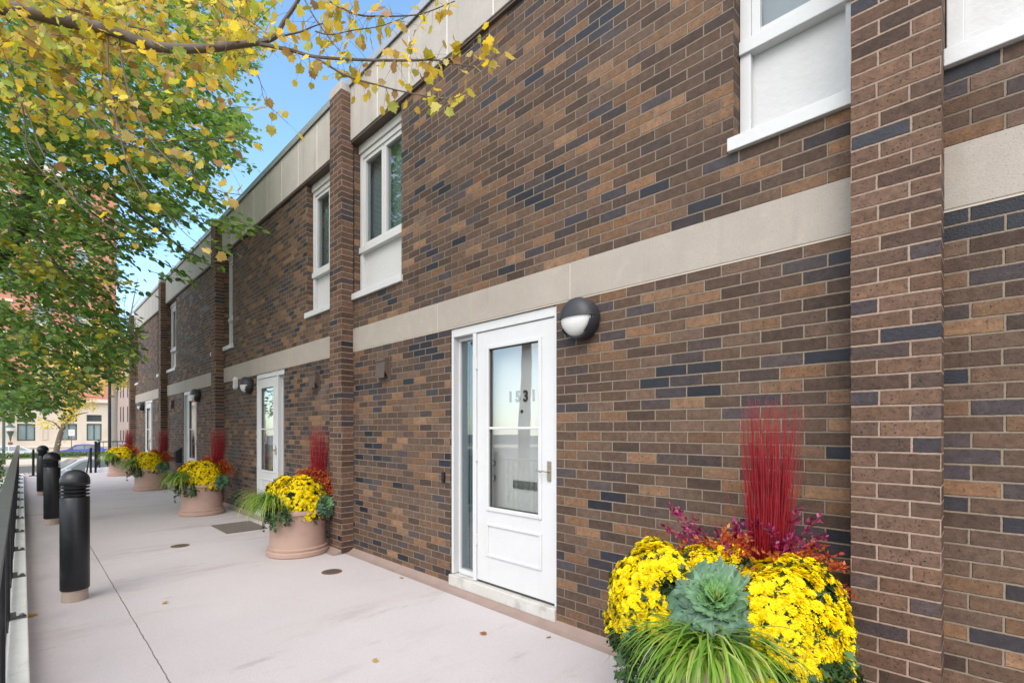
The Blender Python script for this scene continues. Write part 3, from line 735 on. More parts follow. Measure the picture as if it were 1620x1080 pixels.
for (px, py, sz, c), lb in zip([(769, 1003, .055, (.42, .17, .04)), (870, 1009, .035, (.42, .26, .13)), (592, 1048, .04, (.6, .42, .18)), (636, 914, .04, (.6, .36, .08)), (50, 972, .085, (.62, .40, .02)), (257, 955, .045, (.5, .32, .08))], fl_lab):
    p = G(px, py); lv = Leaves(); an = rng.uniform(0, 6.28)
    lv.add(MAPLE, [(p[0], p[1], GZ + .009)], [(math.cos(an), math.sin(an), .12)], [(.1, .1, 1)], sz, [c])
    tag(lv.build('fallen_leaf', M['leaf'], origin=p), lb, 'leaf', 'fallen leaves on the terrace')

# ------------------------------------------------------------------ planters
YEL = [(.95, .76, .004), (.96, .80, .006), (.93, .70, .004), (.96, .82, .015), (.90, .62, .004)]
DKG = [(.022, .05, .014), (.03, .065, .018), (.018, .038, .012), (.04, .08, .022)]
def blossoms(L, P, Nn, r):
    n = len(P)
    for ringn, rad0, rad1, lift, cnt in ((0, .15, 1.0, .02, 13), (1, .1, .74, .30, 10), (2, .0, .46, .48, 7)):
        for j in range(cnt):
            an = 2 * math.pi * (j + .37 * ringn) / cnt + rng.uniform(-.15, .15, n)
            ref = np.where(np.abs(Nn[:, 2:3]) < .9, np.array([[0, 0, 1.]]), np.array([[1., 0, 0]]))
            tx = unit(np.cross(ref, Nn)); ty = np.cross(Nn, tx)
            D = tx * np.cos(an)[:, None] + ty * np.sin(an)[:, None]
            up = lift + rng.uniform(-.05, .12, n)
            base = P + Nn * (r * lift * .5)[:, None] + D * (r * rad0)[:, None]
            tone = pick(YEL, n, .08) * (1. if ringn else .92)
            L.add(PETAL, base, D + Nn * up[:, None], Nn - D * .2, r * (rad1 - rad0) * rng.uniform(.9, 1.1, n), tone)
PETAL = (np.array([(-.09, 0, 0), (.09, 0, 0), (.25, .72, .03), (0, 1.0, .0), (-.25, .72, .03)], float), [(0, 1, 2), (0, 2, 4), (4, 2, 3)])
def dome_pts(c, rad, n, zmin=-.15, jit=.02):
    i = np.arange(n) + .5; z = 1 - i / n * (1 - zmin); th = i * 2.399963 + rng.normal(0, .12, n)
    rr = np.sqrt(np.maximum(1 - z * z, 0)); d = np.stack([rr * np.cos(th), rr * np.sin(th), z], 1)
    nz = unit(d / np.asarray(rad)); ph = (np.asarray(c) * 37) % 6.28
    lump = .075 * np.sin(d[:, :1] * 4.3 + ph[0]) * np.sin(d[:, 1:2] * 4.9 + ph[1]) + .055 * np.sin(d[:, 2:3] * 7 + d[:, :1] * 5 + ph[2]) + .03 * np.sin(d[:, 1:2] * 13 + ph[0])
    p = np.asarray(c) + d * np.asarray(rad) * (1 + lump + rng.normal(0, jit, (n, 1)))
    return p, nz
def mum(parent, domes, br):
    L = Leaves(); B = Leaves()
    for c, rad, n, zmin in domes:
        p, nz = dome_pts(c, rad, n, zmin, .028)
        ph = rng.uniform(0, 6, 3)
        gap = np.sin(p[:, 0] * 23 + ph[0]) + np.sin(p[:, 1] * 21 + ph[1]) + np.sin(p[:, 2] * 26 + ph[2])
        zz = (p[:, 2] - c[2]) / rad[2]
        keep = (gap < 2.4) & ((zz > .12) | (rng.random(n) < .55 + .9 * (zz + .05)))
        keep &= rng.random(n) > .04
        nn = unit(nz + rng.normal(0, .22, nz.shape) + np.array([0, 0, .25]))
        blossoms(B, p[keep], nn[keep], rng.uniform(.8, 1.2, keep.sum()) * br)
        m = int(n * 4)
        p2, n2 = dome_pts(c, np.asarray(rad) * .93, m, -.75, .05)
        L.add(IVY, p2, n2 * .5 + rng.normal(0, .7, n2.shape), n2 + rng.normal(0, .5, n2.shape), rng.uniform(.022, .042, m), pick(DKG, m))
    f = L.build('chrysanthemum', M['waxy'], parent)
    o = B.build('blossoms', M['petal'], f); o['kind'] = 'stuff'
def grass(parent, c, n, ln, dirs, spread, e0=.7, e1=1.45):
    mb = Leaves(); V = []; T = []; C = []; base = 0
    seg = 7
    for i in range(n):
        an = dirs + rng.normal(0, spread); out = np.array([math.cos(an), math.sin(an), 0]); l = ln * rng.uniform(.55, 1.12); w = rng.uniform(.0035, .0075)
        st = np.array(c) + np.array([rng.normal(0, .035), rng.normal(0, .035), 0]); side = np.array([-out[1], out[0], 0])
        el0 = rng.uniform(e0, e1); p = st.copy(); el_ = el0; tone = np.array(random.choice([(.22, .38, .05), (.30, .46, .08), (.13, .27, .04), (.46, .54, .18), (.17, .33, .045)])) * rng.uniform(.8, 1.2)
        bend = rng.uniform(1.7, 2.7)
        for k in range(seg + 1):
            f = k / seg; ww = w * (1 - f ** 2.2) + .0004
            V += [p - side * ww, p + side * ww]; C += [tone, tone * 1.08]
            el_ = el0 - bend * f ** 1.15
            p = p + (out * math.cos(el_) + np.array([0, 0, math.sin(el_)])) * (l / seg) + side * rng.normal(0, .002)
        for k in range(seg):
            a = base + 2 * k; T += [(a, a + 1, a + 3), (a, a + 3, a + 2)]
        base += 2 * (seg + 1)
    mb.V = [np.array(V)]; mb.T = [np.array(T)]; mb.C = [np.array(C)]
    return mb.build('ornamental_grass', M['leaf'], parent)
def ivy(parent, starts):
    for (c, an, ln) in starts:
        L = Leaves(); S = MB()
        for v in range(5):
            a2 = an + rng.normal(0, .35); out = np.array([math.cos(a2), math.sin(a2), 0]); p = np.array(c, float) + rng.normal(0, .02, 3); pts = [p.copy()]
            l = ln * rng.uniform(.6, 1.1); n = int(l / .018)
            for k in range(n):
                f = k / n; dz = .5 - 2.4 * min(1, f * 2.2)
                p = p + (out * max(.12, .8 - 1.6 * f) + np.array([0, 0, dz]) * .6 + rng.normal(0, .25, 3)) * .018; pts.append(p.copy())
            S.tube(pts, .0016, 4)
            P = np.array(pts)[1:]; m = len(P)
            for rep in range(2):
                D = out[None] * .6 + rng.normal(0, .7, (m, 3)) + np.array([0, 0, -.35])
                L.add(IVY, P + rng.normal(0, .008, (m, 3)), D, out[None] + np.array([0, 0, .7]) + rng.normal(0, .4, (m, 3)), rng.uniform(.028, .05, m), pick([(.035, .085, .03), (.05, .12, .035), (.025, .06, .025), (.10, .19, .07)], m))
        o = L.build('ivy', M['waxy'], parent); S.build('stem', M['bark2'], o)
def cabbage(parent, c, tilt, r):
    c = np.array(c, float); ax = unit(np.array(tilt, float)); ref = unit(np.cross(ax, [.2, 1, .1])); rf2 = np.cross(ax, ref)
    L = Leaves(); V = []; T = []; C = []; base = 0; nu, nv = 18, 8
    for lay, (cnt, rad, elv, wd) in enumerate([(8, 1.08, -.05, .95), (9, .95, .16, .85), (10, .80, .36, .72), (9, .64, .56, .62), (9, .49, .78, .52), (8, .35, 1.0, .42), (6, .22, 1.2, .30)]):
        for j in range(cnt):
            an = 2 * math.pi * (j + .5 * (lay % 2)) / cnt + rng.normal(0, .16); o = ref * math.cos(an) + rf2 * math.sin(an); sd = np.cross(ax, o)
            l = r * rad * rng.uniform(.82, 1.1); e0 = elv + rng.normal(0, .11); ph = rng.uniform(0, 6, 4)
            tn = np.array([(.075, .15, .10), (.09, .175, .115), (.115, .20, .135), (.11, .21, .115), (.12, .25, .10), (.15, .29, .09), (.24, .34, .09)][lay]) * rng.uniform(.85, 1.15)
            for a in range(nu + 1):
                u = a / nu * 2 - 1
                for b_ in range(nv + 1):
                    v = b_ / nv; w = wd * r * .52 * (math.sin(math.pi * min(1, v * .62 + .06)) ** .8) * (1 + .10 * v * math.sin(v * 17 + ph[3]))
                    vv = v * (1 - .20 * u * u) * (1 + .07 * v * math.sin(u * 12 + ph[2]) + .04 * v * math.sin(u * 25 + ph[1]))
                    e = e0 + .42 * v * (1 if lay > 3 else .6) - (.6 * v * v if lay < 3 else .35 * v * v)
                    edge = max(abs(u) ** 2, v ** 4)
                    ruf = r * .13 * v * edge * (.75 * math.sin(u * 7 + v * 3 + ph[0]) + .65 * math.sin(u * 15 + v * 9 + ph[1]) + .3 * math.sin(u * 29 + ph[2]))
                    p = c + o * (l * vv * math.cos(e) + ruf * .35) + ax * (l * vv * math.sin(e) + ruf + u * u * w * .22) + sd * (u * w)
                    rib = math.exp(-(u * 8) ** 2) * (1 - v * .7) + .45 * max(0, math.sin((abs(u) * 1.2 + v) * 16)) ** 8 * (1 - abs(u))
                    V.append(p); C.append(tn * (.72 + .42 * v + .22 * edge) + rib * np.array([.07, .09, .07]))
            for a in range(nu):
                for b_ in range(nv):
                    i0 = base + a * (nv + 1) + b_; T += [(i0, i0 + nv + 1, i0 + nv + 2), (i0, i0 + nv + 2, i0 + 1)]
            base += (nu + 1) * (nv + 1)
    L.V = [np.array(V)]; L.T = [np.array(T)]; L.C = [np.array(C)]
    L.build('ornamental_cabbage', M['waxy'], parent)
def twigs(parent, c, n, ln, spread):
    S = MB()
    for i in range(n):
        an = rng.uniform(0, 6.28); rr = .045 * math.sqrt(rng.random()); st = Vector((c[0] + rr * math.cos(an), c[1] + rr * math.sin(an), c[2])); sp = spread * rng.random() ** .8
        if i > n - 6: sp = spread * rng.uniform(1.8, 3.2)
        d = Vector((math.cos(an) * sp, math.sin(an) * sp * .6, 1)).normalized(); l = ln * rng.uniform(.72, 1.06) * (.8 if i > n - 6 else 1); pts = [st]; p = st.copy()
        for k in range(6):
            p = p + d * (l / 6) + Vector(rng.normal(0, .006, 3)); pts.append(p.copy())
        r0 = rng.uniform(.0016, .0030); S.tube(pts, [r0, r0, r0 * .9, r0 * .8, r0 * .65, r0 * .5, r0 * .3], 5, False)
    S.build('red_twigs', M['twig'], parent)
def bushy(parent, name, cs, n, size, pal, stems, dirs=None):
    for (c, ln, out) in cs:
        L = Leaves(); S = MB()
        for i in range(stems):
            d = unit(np.array(out) + rng.normal(0, .55 if size < .025 else .25, 3)); l = ln * rng.uniform(.6, 1.1); P = np.array(c)[None] + d[None] * np.linspace(.1, 1, n)[:, None] * l
            P = P + np.array([0, 0, -1])[None] * (np.linspace(.1, 1, n)[:, None] ** 2) * l * .25 + rng.normal(0, .006, (n, 3))
            S.tube([tuple(np.array(c)), tuple(P[n // 2]), tuple(P[-1])], .0015, 4, False)
            for rep in range(3):
                D = d[None] * .7 + rng.normal(0, .7, (n, 3)); L.add(SMALL, P + rng.normal(0, .007, (n, 3)), D, rng.normal(0, 1, (n, 3)) + np.array([0, -.3, .8]), rng.uniform(.7, 1.25, n) * size, pick(pal, n, .25))
        o = L.build(name, M['leaf'], parent); S.build('stem', M['twig'], o)
ORG = [(.62, .15, .03), (.52, .09, .025), (.68, .24, .05), (.36, .05, .025), (.58, .18, .06)]
PUR = [(.30, .02, .11), (.40, .04, .18), (.16, .012, .06), (.50, .10, .26)]
def pot(th, H=.53):
    q = MB(); prof = [(0, .0), (.335, .0), (.347, .012), (.347, .05), (.335, .062), (.327, .066), (.333, .078), (.333, .09), (.322, .098), (.312, .105), (.306, .2), (.309, H - .07), (.316, H - .06), (.330, H - .05), (.334, H - .03), (.33, H - .004), (.32, H), (.295, H - .004), (.29, H - .05)]
    o = q.lathe(prof, 72); po = q.build('pot', M['terra'], th, smooth=True, origin=(0, 0, 0))
    q = MB(); q.lathe([(.291, H - .06), (.2, H - .03), (0, H - .02)], 40); q.build('soil', M['soil'], th, origin=(0, 0, 0))
PG = 'terracotta planters of autumn flowers by the wall'
def view_rz(a, i): n = math.hypot(a, i); return math.atan2(a / n, i / n)
def planter(loc_a, loc_i, label, near):
    th = thing('flower_planter', label, 'planter', (0, 0, 0), PG)
    pot(th)
    H = .53
    if near:
        mum(th, [((-.255, .02, H + .03), (.235, .24, .325), 1500, -.25), ((.25, -.03, H - .03), (.265, .26, .37), 1900, -.35), ((.0, .10, H + .14), (.2, .12, .225), 560, .0)], .0245)
        cabbage(th, (-.005, -.19, H + .20), (.0, -.80, .80), .205)
        grass(th, (-.03, -.29, H + .02), 240, .50, R(-92), .95, .35, 1.05)
        ivy(th, [((-.27, -.22, H), R(215), .5), ((.30, -.24, H), R(-45), .55), ((.36, -.12, H + .02), R(-15), .5), ((-.2, -.3, H), R(240), .45)])
        twigs(th, (.225, .21, H - .03), 260, 1.05, .10)
        bushy(th, 'orange_shrub', [((.30, .14, H + .27), .24, (.75, .0, .6)), ((.05, .12, H + .29), .19, (-.1, -.1, 1.)), ((-.08, .16, H + .24), .16, (-.6, .0, .8)), ((.30, .08, H + .26), .17, (.6, -.1, .8))], 14, .024, ORG, 34)
        bushy(th, 'burgundy_shrub', [((-.02, .2, H + .24), .42, (-.5, .0, .8)), ((.10, .2, H + .26), .40, (-.15, -.05, 1.)), ((.27, .13, H + .26), .38, (.12, -.1, 1.))], 18, .026, PUR, 6)
    else:
        mum(th, [((.02, -.06, H + .0), (.28, .25, .36), 1700, -.3), ((-.14, .10, H + .02), (.22, .2, .33), 800, -.1)], .0245)
        cabbage(th, (.285, -.16, H + .05), (.6, -.65, .45), .155)
        grass(th, (-.25, -.16, H + .10), 280, .48, R(212), .6, .25, 1.05)
        ivy(th, [((-.25, -.23, H), R(225), .30), ((-.13, -.30, H), R(-110), .27)])
        twigs(th, (.235, .13, H - .03), 190, .97, .105)
        bushy(th, 'orange_shrub', [((.26, .04, H + .24), .24, (.5, -.2, .8)), ((.12, .08, H + .30), .22, (-.2, -.1, 1.)), ((.30, -.02, H + .18), .2, (.7, -.4, .6))], 14, .024, ORG, 32)
        bushy(th, 'burgundy_shrub', [((.2, .1, H + .2), .3, (-.25, .1, .9))], 14, .022, PUR, 6)
    th.location = (-loc_a, loc_i - DC, GZ); th.rotation_euler = (0, 0, view_rz(loc_a, loc_i))
    return th
planter(.885, 2.235, 'nearest planter, cropped by the frame, with blue green cabbage between two yellow chrysanthemum domes', True)
pl2 = planter(5.86, 2.31, 'planter against the brick pier left of the numbered door, yellow chrysanthemums and long grass', False)
pl3 = planter(9.75, 2.2, 'planter before the second door, between the doormat and the next pier, yellow chrysanthemums', False)
for a, i, drz, src, lb in ((9.75, 2.2, .1, None, 'planter before the second door, between the doormat and the next pier, yellow chrysanthemums'), (14.6, 2.2, -.25, pl3, 'small looking yellow flower planter before the third door, wide pot behind another planter'), (19.8, 2.22, .2, pl2, 'farthest yellow flower planter, smallest in the row')):
    if src: clone(src, (-a, i - DC, GZ), lb, view_rz(a, i) + drz)

# ------------------------------------------------------------------ trees
YLW = [(.74, .54, .04), (.70, .52, .08), (.78, .60, .08), (.56, .50, .09), (.64, .42, .07), (.46, .48, .10), (.42, .24, .10), (.74, .57, .06), (.62, .50, .16), (.54, .38, .14), (.66, .58, .10)]
GRN = [(.14, .27, .055), (.19, .33, .075), (.10, .21, .05), (.25, .38, .10), (.15, .28, .095), (.30, .42, .13), (.11, .23, .07)]
def pxline(pts): return [F(*p) for p in pts]
def smooth_line(pts, n=5):
    P = np.array(pts, float); out = []
    for i in range(len(P) - 1):
        p0, p1, p2, p3 = P[max(i - 1, 0)], P[i], P[i + 1], P[min(i + 2, len(P) - 1)]
        for k in range(n):
            t_ = k / n; out.append(.5 * ((2 * p1) + (-p0 + p2) * t_ + (2 * p0 - 5 * p1 + 4 * p2 - p3) * t_ ** 2 + (-p0 + 3 * p1 - 3 * p2 + p3) * t_ ** 3))
    out.append(P[-1]); return np.array(out)
def taper(n, r0, r1): return list(np.linspace(r0, r1, n))
def in_frame(P):
    px, py, Z = proj(P); return (Z > .1) & (px > -40) & (px < 1660) & (py > -40) & (py < 1120)

# --- yellow maple leaning in from the left
mt = thing('maple_tree', 'yellow leaved maple whose boughs hang into the top left corner', 'tree', W(7.4, DC + 2.3, ST + .15))
S = MB(); LV = Leaves()
tb = (-7.4, -DC - 2.3, ST + .15); fork = (-7.0, -DC - 1.9, 3.2)
S.tube(smooth_line([tb, (-7.45, -DC - 2.3, 1.0), fork, (-6.9, -DC - 1.6, 5.2), (-7.3, -DC - 2.2, 8.5)], 6), taper(25, .17, .05), 12)
# (points px,py,depth), r0, r1, leaf density per metre
limbs = [
 ([(-90, 30, 3.9), (0, 12, 3.65), (99, 33, 3.55), (173, 48, 3.5), (247, 74, 3.45), (321, 77, 3.4), (371, 72, 3.35), (412, 67, 3.3)], .036, .018, 22),
 ([(412, 67, 3.3), (435, 59, 3.28), (449, 35, 3.26), (472, 0, 3.25), (500, -60, 3.2)], .018, .010, 14),
 ([(412, 70, 3.3), (462, 80, 3.25), (499, 90, 3.2), (573, 95, 3.12), (647, 96, 3.05), (687, 95, 3.0), (714, 101, 2.97), (751, 106, 2.93)], .013, .003, 40),
 ([(499, 91, 3.2), (548, 120, 3.14), (598, 135, 3.08), (642, 146, 3.03), (709, 157, 2.97), (738, 147, 2.94)], .007, .002, 22),
 ([(442, 58, 3.28), (474, 51, 3.3), (499, 41, 3.3), (520, 35, 3.3)], .007, .003, 30),
 ([(482, 0, 3.4), (499, 30, 3.35), (516, 54, 3.3), (536, 79, 3.25), (552, 92, 3.22)], .005, .002, 22),
 ([(480, -20, 3.4), (529, 7, 3.3), (568, 24, 3.2), (610, 26, 3.15), (647, 25, 3.1), (672, 21, 3.05), (720, 2, 3.0)], .007, .003, 38),
 ([(499, 50, 3.3), (523, 55, 3.25), (560, 48, 3.2), (600, 42, 3.15), (640, 28, 3.1)], .005, .002, 20),
 ([(171, 48, 3.5), (171, 100, 3.45), (178, 160, 3.4), (190, 215, 3.35), (205, 267, 3.3), (235, 330, 3.25)], .007, .002, 5),
 ([(188, 60, 3.5), (198, 124, 3.45), (223, 198, 3.4), (272, 258, 3.35), (340, 300, 3.3), (395, 309, 3.26)], .008, .002, 10),
 ([(-20, 85, 3.7), (0, 91, 3.7), (82, 136, 3.6), (124, 168, 3.55), (173, 213, 3.5), (247, 242, 3.45), (330, 262, 3.4)], .010, .003, 12),
 ([(-20, 100, 3.8), (0, 114, 3.8), (42, 175, 3.75), (62, 230, 3.7), (110, 310, 3.6), (190, 370, 3.5)], .008, .003, 4),
 ([(100, 12, 3.9), (160, 28, 3.85), (205, 42, 3.8), (300, 62, 3.75)], .012, .005, 30),
 ([(-30, 55, 3.9), (30, 75, 3.9), (100, 110, 3.8), (160, 160, 3.75), (215, 215, 3.7), (300, 222, 3.6), (390, 215, 3.5)], .009, .002, 14),
 ([(330, -10, 3.3), (370, 20, 3.2), (405, 40, 3.15), (430, 62, 3.1)], .005, .002, 18),
 ([(710, 98, 2.97), (735, 78, 2.96), (760, 60, 2.95), (790, 92, 2.9)], .003, .0015, 38),
 ([(30, 120, 4.0), (40, 200, 4.0), (49, 249, 4.0), (99, 299, 3.95), (173, 343, 3.9), (235, 378, 3.85)], .007, .002, 3),
 ([(110, 150, 3.8), (148, 200, 3.8), (198, 230, 3.75), (260, 250, 3.7), (321, 289, 3.6)], .006, .002, 7),
 ([(178, 130, 3.7), (185, 200, 3.7), (205, 262, 3.7), (247, 319, 3.65), (297, 373, 3.6), (334, 398, 3.6)], .006, .0015, 3),
 ([(0, 180, 4.2), (60, 230, 4.1), (110, 250, 4.0), (190, 290, 4.0)], .006, .002, 4),
 ([(400, 100, 3.4), (412, 130, 3.4), (420, 160, 3.4), (455, 195, 3.4)], .003, .0015, 18),
]
first = True
for pts, r0, r1, dens in limbs:
    P = smooth_line(pxline(pts), 5)
    if first: P = np.concatenate([smooth_line([fork, tuple((np.array(fork) + P[0]) / 2 + np.array([0, 0, .25])), P[0]], 4)[:-1], P]); first = False; S.tube(P, taper(len(P), .06, r1), 10)
    else: S.tube(P, taper(len(P), r0, r1), 6)
    seg = np.linalg.norm(np.diff(P, axis=0), axis=1); L_ = seg.sum(); n = int(L_ * dens * 1.25)
    f = rng.uniform(.1, 1, n) * L_; cum = np.concatenate([[0], np.cumsum(seg)]); idx = np.clip(np.searchsorted(cum, f) - 1, 0, len(seg) - 1)
    base = P[idx] + (P[idx + 1] - P[idx]) * ((f - cum[idx]) / seg[idx])[:, None]
    off = rng.normal(0, 1, (n, 3)) * np.array([.055, .055, .05]); tip = base + off + np.array([0, 0, -.02])
    for a_, b_ in zip(base, tip): S.tube([a_, (a_ + b_) / 2 + np.array([0, 0, .008]), b_], [.0014, .001, .0008], 3, False)
    D = off + np.array([0, 0, -.05]) + rng.normal(0, .05, (n, 3)); Nn = rng.normal(0, .75, (n, 3)) + np.array([.3, -.4, .7])
    LV.add(MAPLE, tip, D, Nn, rng.uniform(.042, .078, n), pick(YLW, n, .16))
# fill of the bough inside the frame: twigs with leaves
ymask = [(-60, -60), (420, -60), (445, 20), (425, 62), (360, 120), (330, 150), (265, 200), (200, 215), (130, 200), (70, 195), (-60, 150)]
cnt = 0
for i in range(330):
    px, py = rng.uniform(-60, 440), rng.uniform(-60, 200)
    if not inpoly(px, py, ymask): continue
    if py > 110 and rng.random() < .25: continue
    Z = rng.uniform(3.3, 4.7); p = np.array(F(px, py, Z)); d = unit(np.array(F(px + 100, py + rng.normal(38, 40), Z)) - p + rng.normal(0, .25, 3)); l = rng.uniform(.18, .42)
    pts = [p - d * l * .5, p, p + d * l * .5 + np.array([0, 0, -.02])]; S.tube(pts, [.003, .002, .001], 4, False)
    n = int(rng.integers(7, 13)); f = rng.uniform(-.5, .5, n)[:, None]; B = p + d * l * f + rng.normal(0, .04, (n, 3))
    D = d * .5 + rng.normal(0, .6, (n, 3)) + np.array([0, 0, -.35]); Nn = rng.normal(0, .7, (n, 3)) + np.array([.25, -.35, .8])
    pal = YLW if rng.random() < .72 else [(.3, .40, .07), (.42, .48, .08), (.5, .5, .1)]
    LV.add(MAPLE, B, D, Nn, rng.uniform(.042, .08, n), pick(pal, n, .2))
# rest of the crown, out of frame
n = 2600
P = rng.normal(0, 1, (n, 3)); P = unit(P) * rng.uniform(.55, 1, (n, 1)) * np.array([3.4, 2.7, 2.6]) + np.array([-7.2, -DC - 2.4, 7.0]); P = P[~in_frame(P)]
LV.add(MAPLE, P, rng.normal(0, 1, P.shape) + np.array([0, 0, -.5]), rng.normal(0, .5, P.shape) + np.array([0, 0, 1]), rng.uniform(.08, .13, len(P)), pick(YLW, len(P)))
S.build('trunk', M['bark'], mt, smooth=True); LV.build('crown', M['leaf'], mt)

# --- green linden behind it
gt = thing('linden_tree', 'green leaved tree on the left, reaching over the bollards', 'tree', W(12.5, DC + 1.7, ST + .15))
S = MB(); LV = Leaves()
S.tube(smooth_line([(-12.5, -DC - 1.7, ST + .15), (-12.3, -DC - 1.6, 1.5), F(-60, 480, 9.6), F(18, 388, 9.3), F(40, 335, 9.1), F(62, 240, 9.0), F(105, 90, 9.0), F(150, -80, 9.0)], 5), taper(36, .20, .06), 12)
gl = [([(20, 388, 9.3), (60, 372, 8.6), (140, 380, 8.0), (210, 376, 7.6)], .04, .008), ([(62, 240, 9.0), (110, 262, 8.2), (180, 310, 7.4), (250, 362, 7.0), (290, 395, 6.8), (330, 413, 6.6)], .035, .006),
      ([(-30, 240, 7.5), (30, 262, 7.3), (80, 285, 7.1), (135, 322, 6.9), (190, 358, 6.8), (240, 380, 6.7)], .03, .006), ([(40, 335, 9.1), (90, 420, 8.6), (150, 470, 8.2), (215, 510, 8.0)], .03, .006),
      ([(105, 90, 9.0), (190, 130, 8.0), (290, 175, 7.4), (390, 235, 7.2)], .03, .006), ([(-40, 470, 9.5), (20, 520, 8.8), (90, 560, 8.4), (150, 590, 8.2)], .03, .006),
      ([(-40, 600, 9.0), (10, 612, 8.6), (60, 622, 8.4)], .02, .005), ([(-30, 330, 8.4), (60, 300, 8.0), (160, 260, 7.6), (300, 262, 7.2)], .025, .006), ([(0, 420, 9.), (70, 470, 8.), (140, 520, 7.6), (200, 560, 7.4)], .02, .005)]
for pts, r0, r1 in gl:
    P = smooth_line(pxline(pts), 5); S.tube(P, taper(len(P), r0, r1), 7)
gmask = [(-80, -60), (420, -60), (400, 100), (352, 128), (335, 150), (372, 172), (398, 200), (385, 240), (345, 262), (325, 300), (350, 330), (310, 345), (262, 350), (265, 372), (235, 395), (205, 402), (180, 412), (196, 440), (185, 470), (160, 488), (200, 505), (222, 520), (205, 548), (215, 572), (192, 592), (165, 602), (140, 622), (100, 640), (60, 655), (15, 662), (-80, 668)]
def spray(px, py, Z, l, dx, dy, dens=34, pal=GRN, mask=gmask, sz=(.06, .105), jit=.12):
    p = np.array(F(px, py, Z)); d = unit(np.array(F(px + dx * 100, py + dy * 100, Z + rng.normal(0, .5))) - p); n = int(l * dens) + 3
    f = np.linspace(0, 1, n); C_ = p[None] + d[None] * l * f[:, None] + np.array([0, 0, -1.])[None] * (f[:, None] ** 2) * l * .14
    sd = unit(np.cross(d, [0, 0, 1.])); sgn = np.where(np.arange(n) % 2, 1, -1)[:, None]
    B = C_ + sd[None] * sgn * rng.uniform(0, jit, (n, 1)) + rng.normal(0, .03, (n, 3))
    D = d[None] * .7 + sd[None] * sgn * .75 + np.array([0, 0, -.25]) + rng.normal(0, .3, (n, 3)); Nn = rng.normal(0, .38, (n, 3)) + np.array([0, 0, 1.])
    sp = rng.uniform(*sz, n); qx, qy, _ = proj(B + unit(D) * sp[:, None] * .8)
    k = inpoly(qx + rng.normal(0, 16, n), qy + rng.normal(0, 10, n), mask) if mask else np.ones(n, bool)
    k |= ~in_frame(B) & (mask is not None)
    if k.sum() < 2: return
    LV.add(LINDEN, B[k], D[k], Nn[k], sp[k], pick(pal, k.sum(), .22))
    kk = np.nonzero(k)[0]; ce = C_[kk[0]:kk[-1] + 1]
    if len(ce) > 2: S.tube(ce[::2] if len(ce) > 5 else ce, taper(len(ce[::2] if len(ce) > 5 else ce), .006, .002), 4, False)
for i in range(2650):
    px, py = rng.uniform(-80, 410), rng.uniform(-40, 665)
    if not inpoly(px, py, gmask): continue
    if 130 < px < 200 and 300 < py < 480 and rng.random() < .25: continue
    if px > 250 and py > 130 and rng.random() < .15: continue
    if py < 60 and rng.random() < .4: continue
    near = rng.random()
    pal = GRN if rng.random() < .9 else [(.42, .36, .05), (.3, .3, .05)]
    spray(px, py, rng.uniform(6.0, 11.5), rng.uniform(.35, .95), rng.uniform(.6, 1), rng.normal(.32, .28), pal=pal)
for (px, py, Z, l, dx, dy) in [(335, 350, 6.4, .75, 1, .06), (300, 340, 6.6, .6, 1, .3), (215, 395, 6.9, .75, 1, .42), (250, 372, 6.8, .8, 1, .45), (160, 480, 7.6, .7, 1, .28), (170, 505, 7.8, .55, 1, .35), (200, 455, 7.2, .3, 1, .1), (310, 240, 6.9, .8, 1, .2), (300, 300, 6.9, .6, 1, .25), (250, 320, 7., .8, 1, .35), (300, 180, 7.2, .9, 1, .35), (330, 130, 7.4, .7, 1, .3), (150, 380, 7.1, .8, 1, .5), (350, 345, 6.2, .5, 1, .1), (320, 380, 6.6, .45, 1, .2), (240, 430, 7., .45, 1, .2), (340, 210, 7.2, .6, 1, .15), (350, 235, 7.0, .5, 1, .35), (345, 180, 7.4, .5, 1, .1), (280, 275, 7., .8, 1, .3), (270, 395, 6.9, .5, 1, .35)]:
    spray(px, py, Z, l, dx, dy, 40, mask=None)
n = 3400
P = unit(rng.normal(0, 1, (n, 3))) * rng.uniform(.5, 1, (n, 1)) * np.array([4.0, 3.0, 3.4]) + np.array([-12.3, -DC - 2.2, 6.4]); P = P[~in_frame(P)]
LV.add(LINDEN, P, rng.normal(0, 1, P.shape) + np.array([0, 0, -.5]), rng.normal(0, .5, P.shape) + np.array([0, 0, 1]), rng.uniform(.08, .12, len(P)), pick(GRN, len(P)))
S.build('trunk', M['bark2'], gt, smooth=True); LV.build('crown', M['leaf'], gt)

# --- small street trees far off
def far_tree(name, label, base, line, r0, boughs, blobs, pal, nleaf, size, bark, rend=.35):
    th = thing(name, label, 'tree', base); S = MB(); L = Leaves()
    P = smooth_line(line, 5); S.tube(P, taper(len(P), r0, r0 * rend), 10)
    for pts, rr in boughs: Q = smooth_line(pts, 4); S.tube(Q, taper(len(Q), rr, rr * .25), 6)
    for c, rad, n in blobs:
        m = int(n * nleaf); X = unit(rng.normal(0, 1, (m, 3))) * (rng.uniform(0, 1, (m, 1)) ** .45) * np.array(rad) + np.array(c)
        cl = np.sin(X[:, 0] * 2.1 + 1) + np.sin(X[:, 1] * 2.7) + np.sin(X[:, 2] * 3.1 + 2); X = X[cl > -.9 + rng.normal(0, .5, m)]
        L.add(LINDEN, X, rng.normal(0, 1, X.shape) + np.array([0, 0, -.4]), rng.normal(0, .6, X.shape) + np.array([0, 0, 1]), rng.uniform(.7, 1.3, len(X)) * size, pick(pal, len(X), .2))
    S.build('trunk', bark, th, smooth=True); L.build('crown', M['leaf'], th); return th
def FA(px, py, A): Z = (765 * A + 775 * IA(px, A)) / 1089; return F(px, py, Z)
Aq = 64.
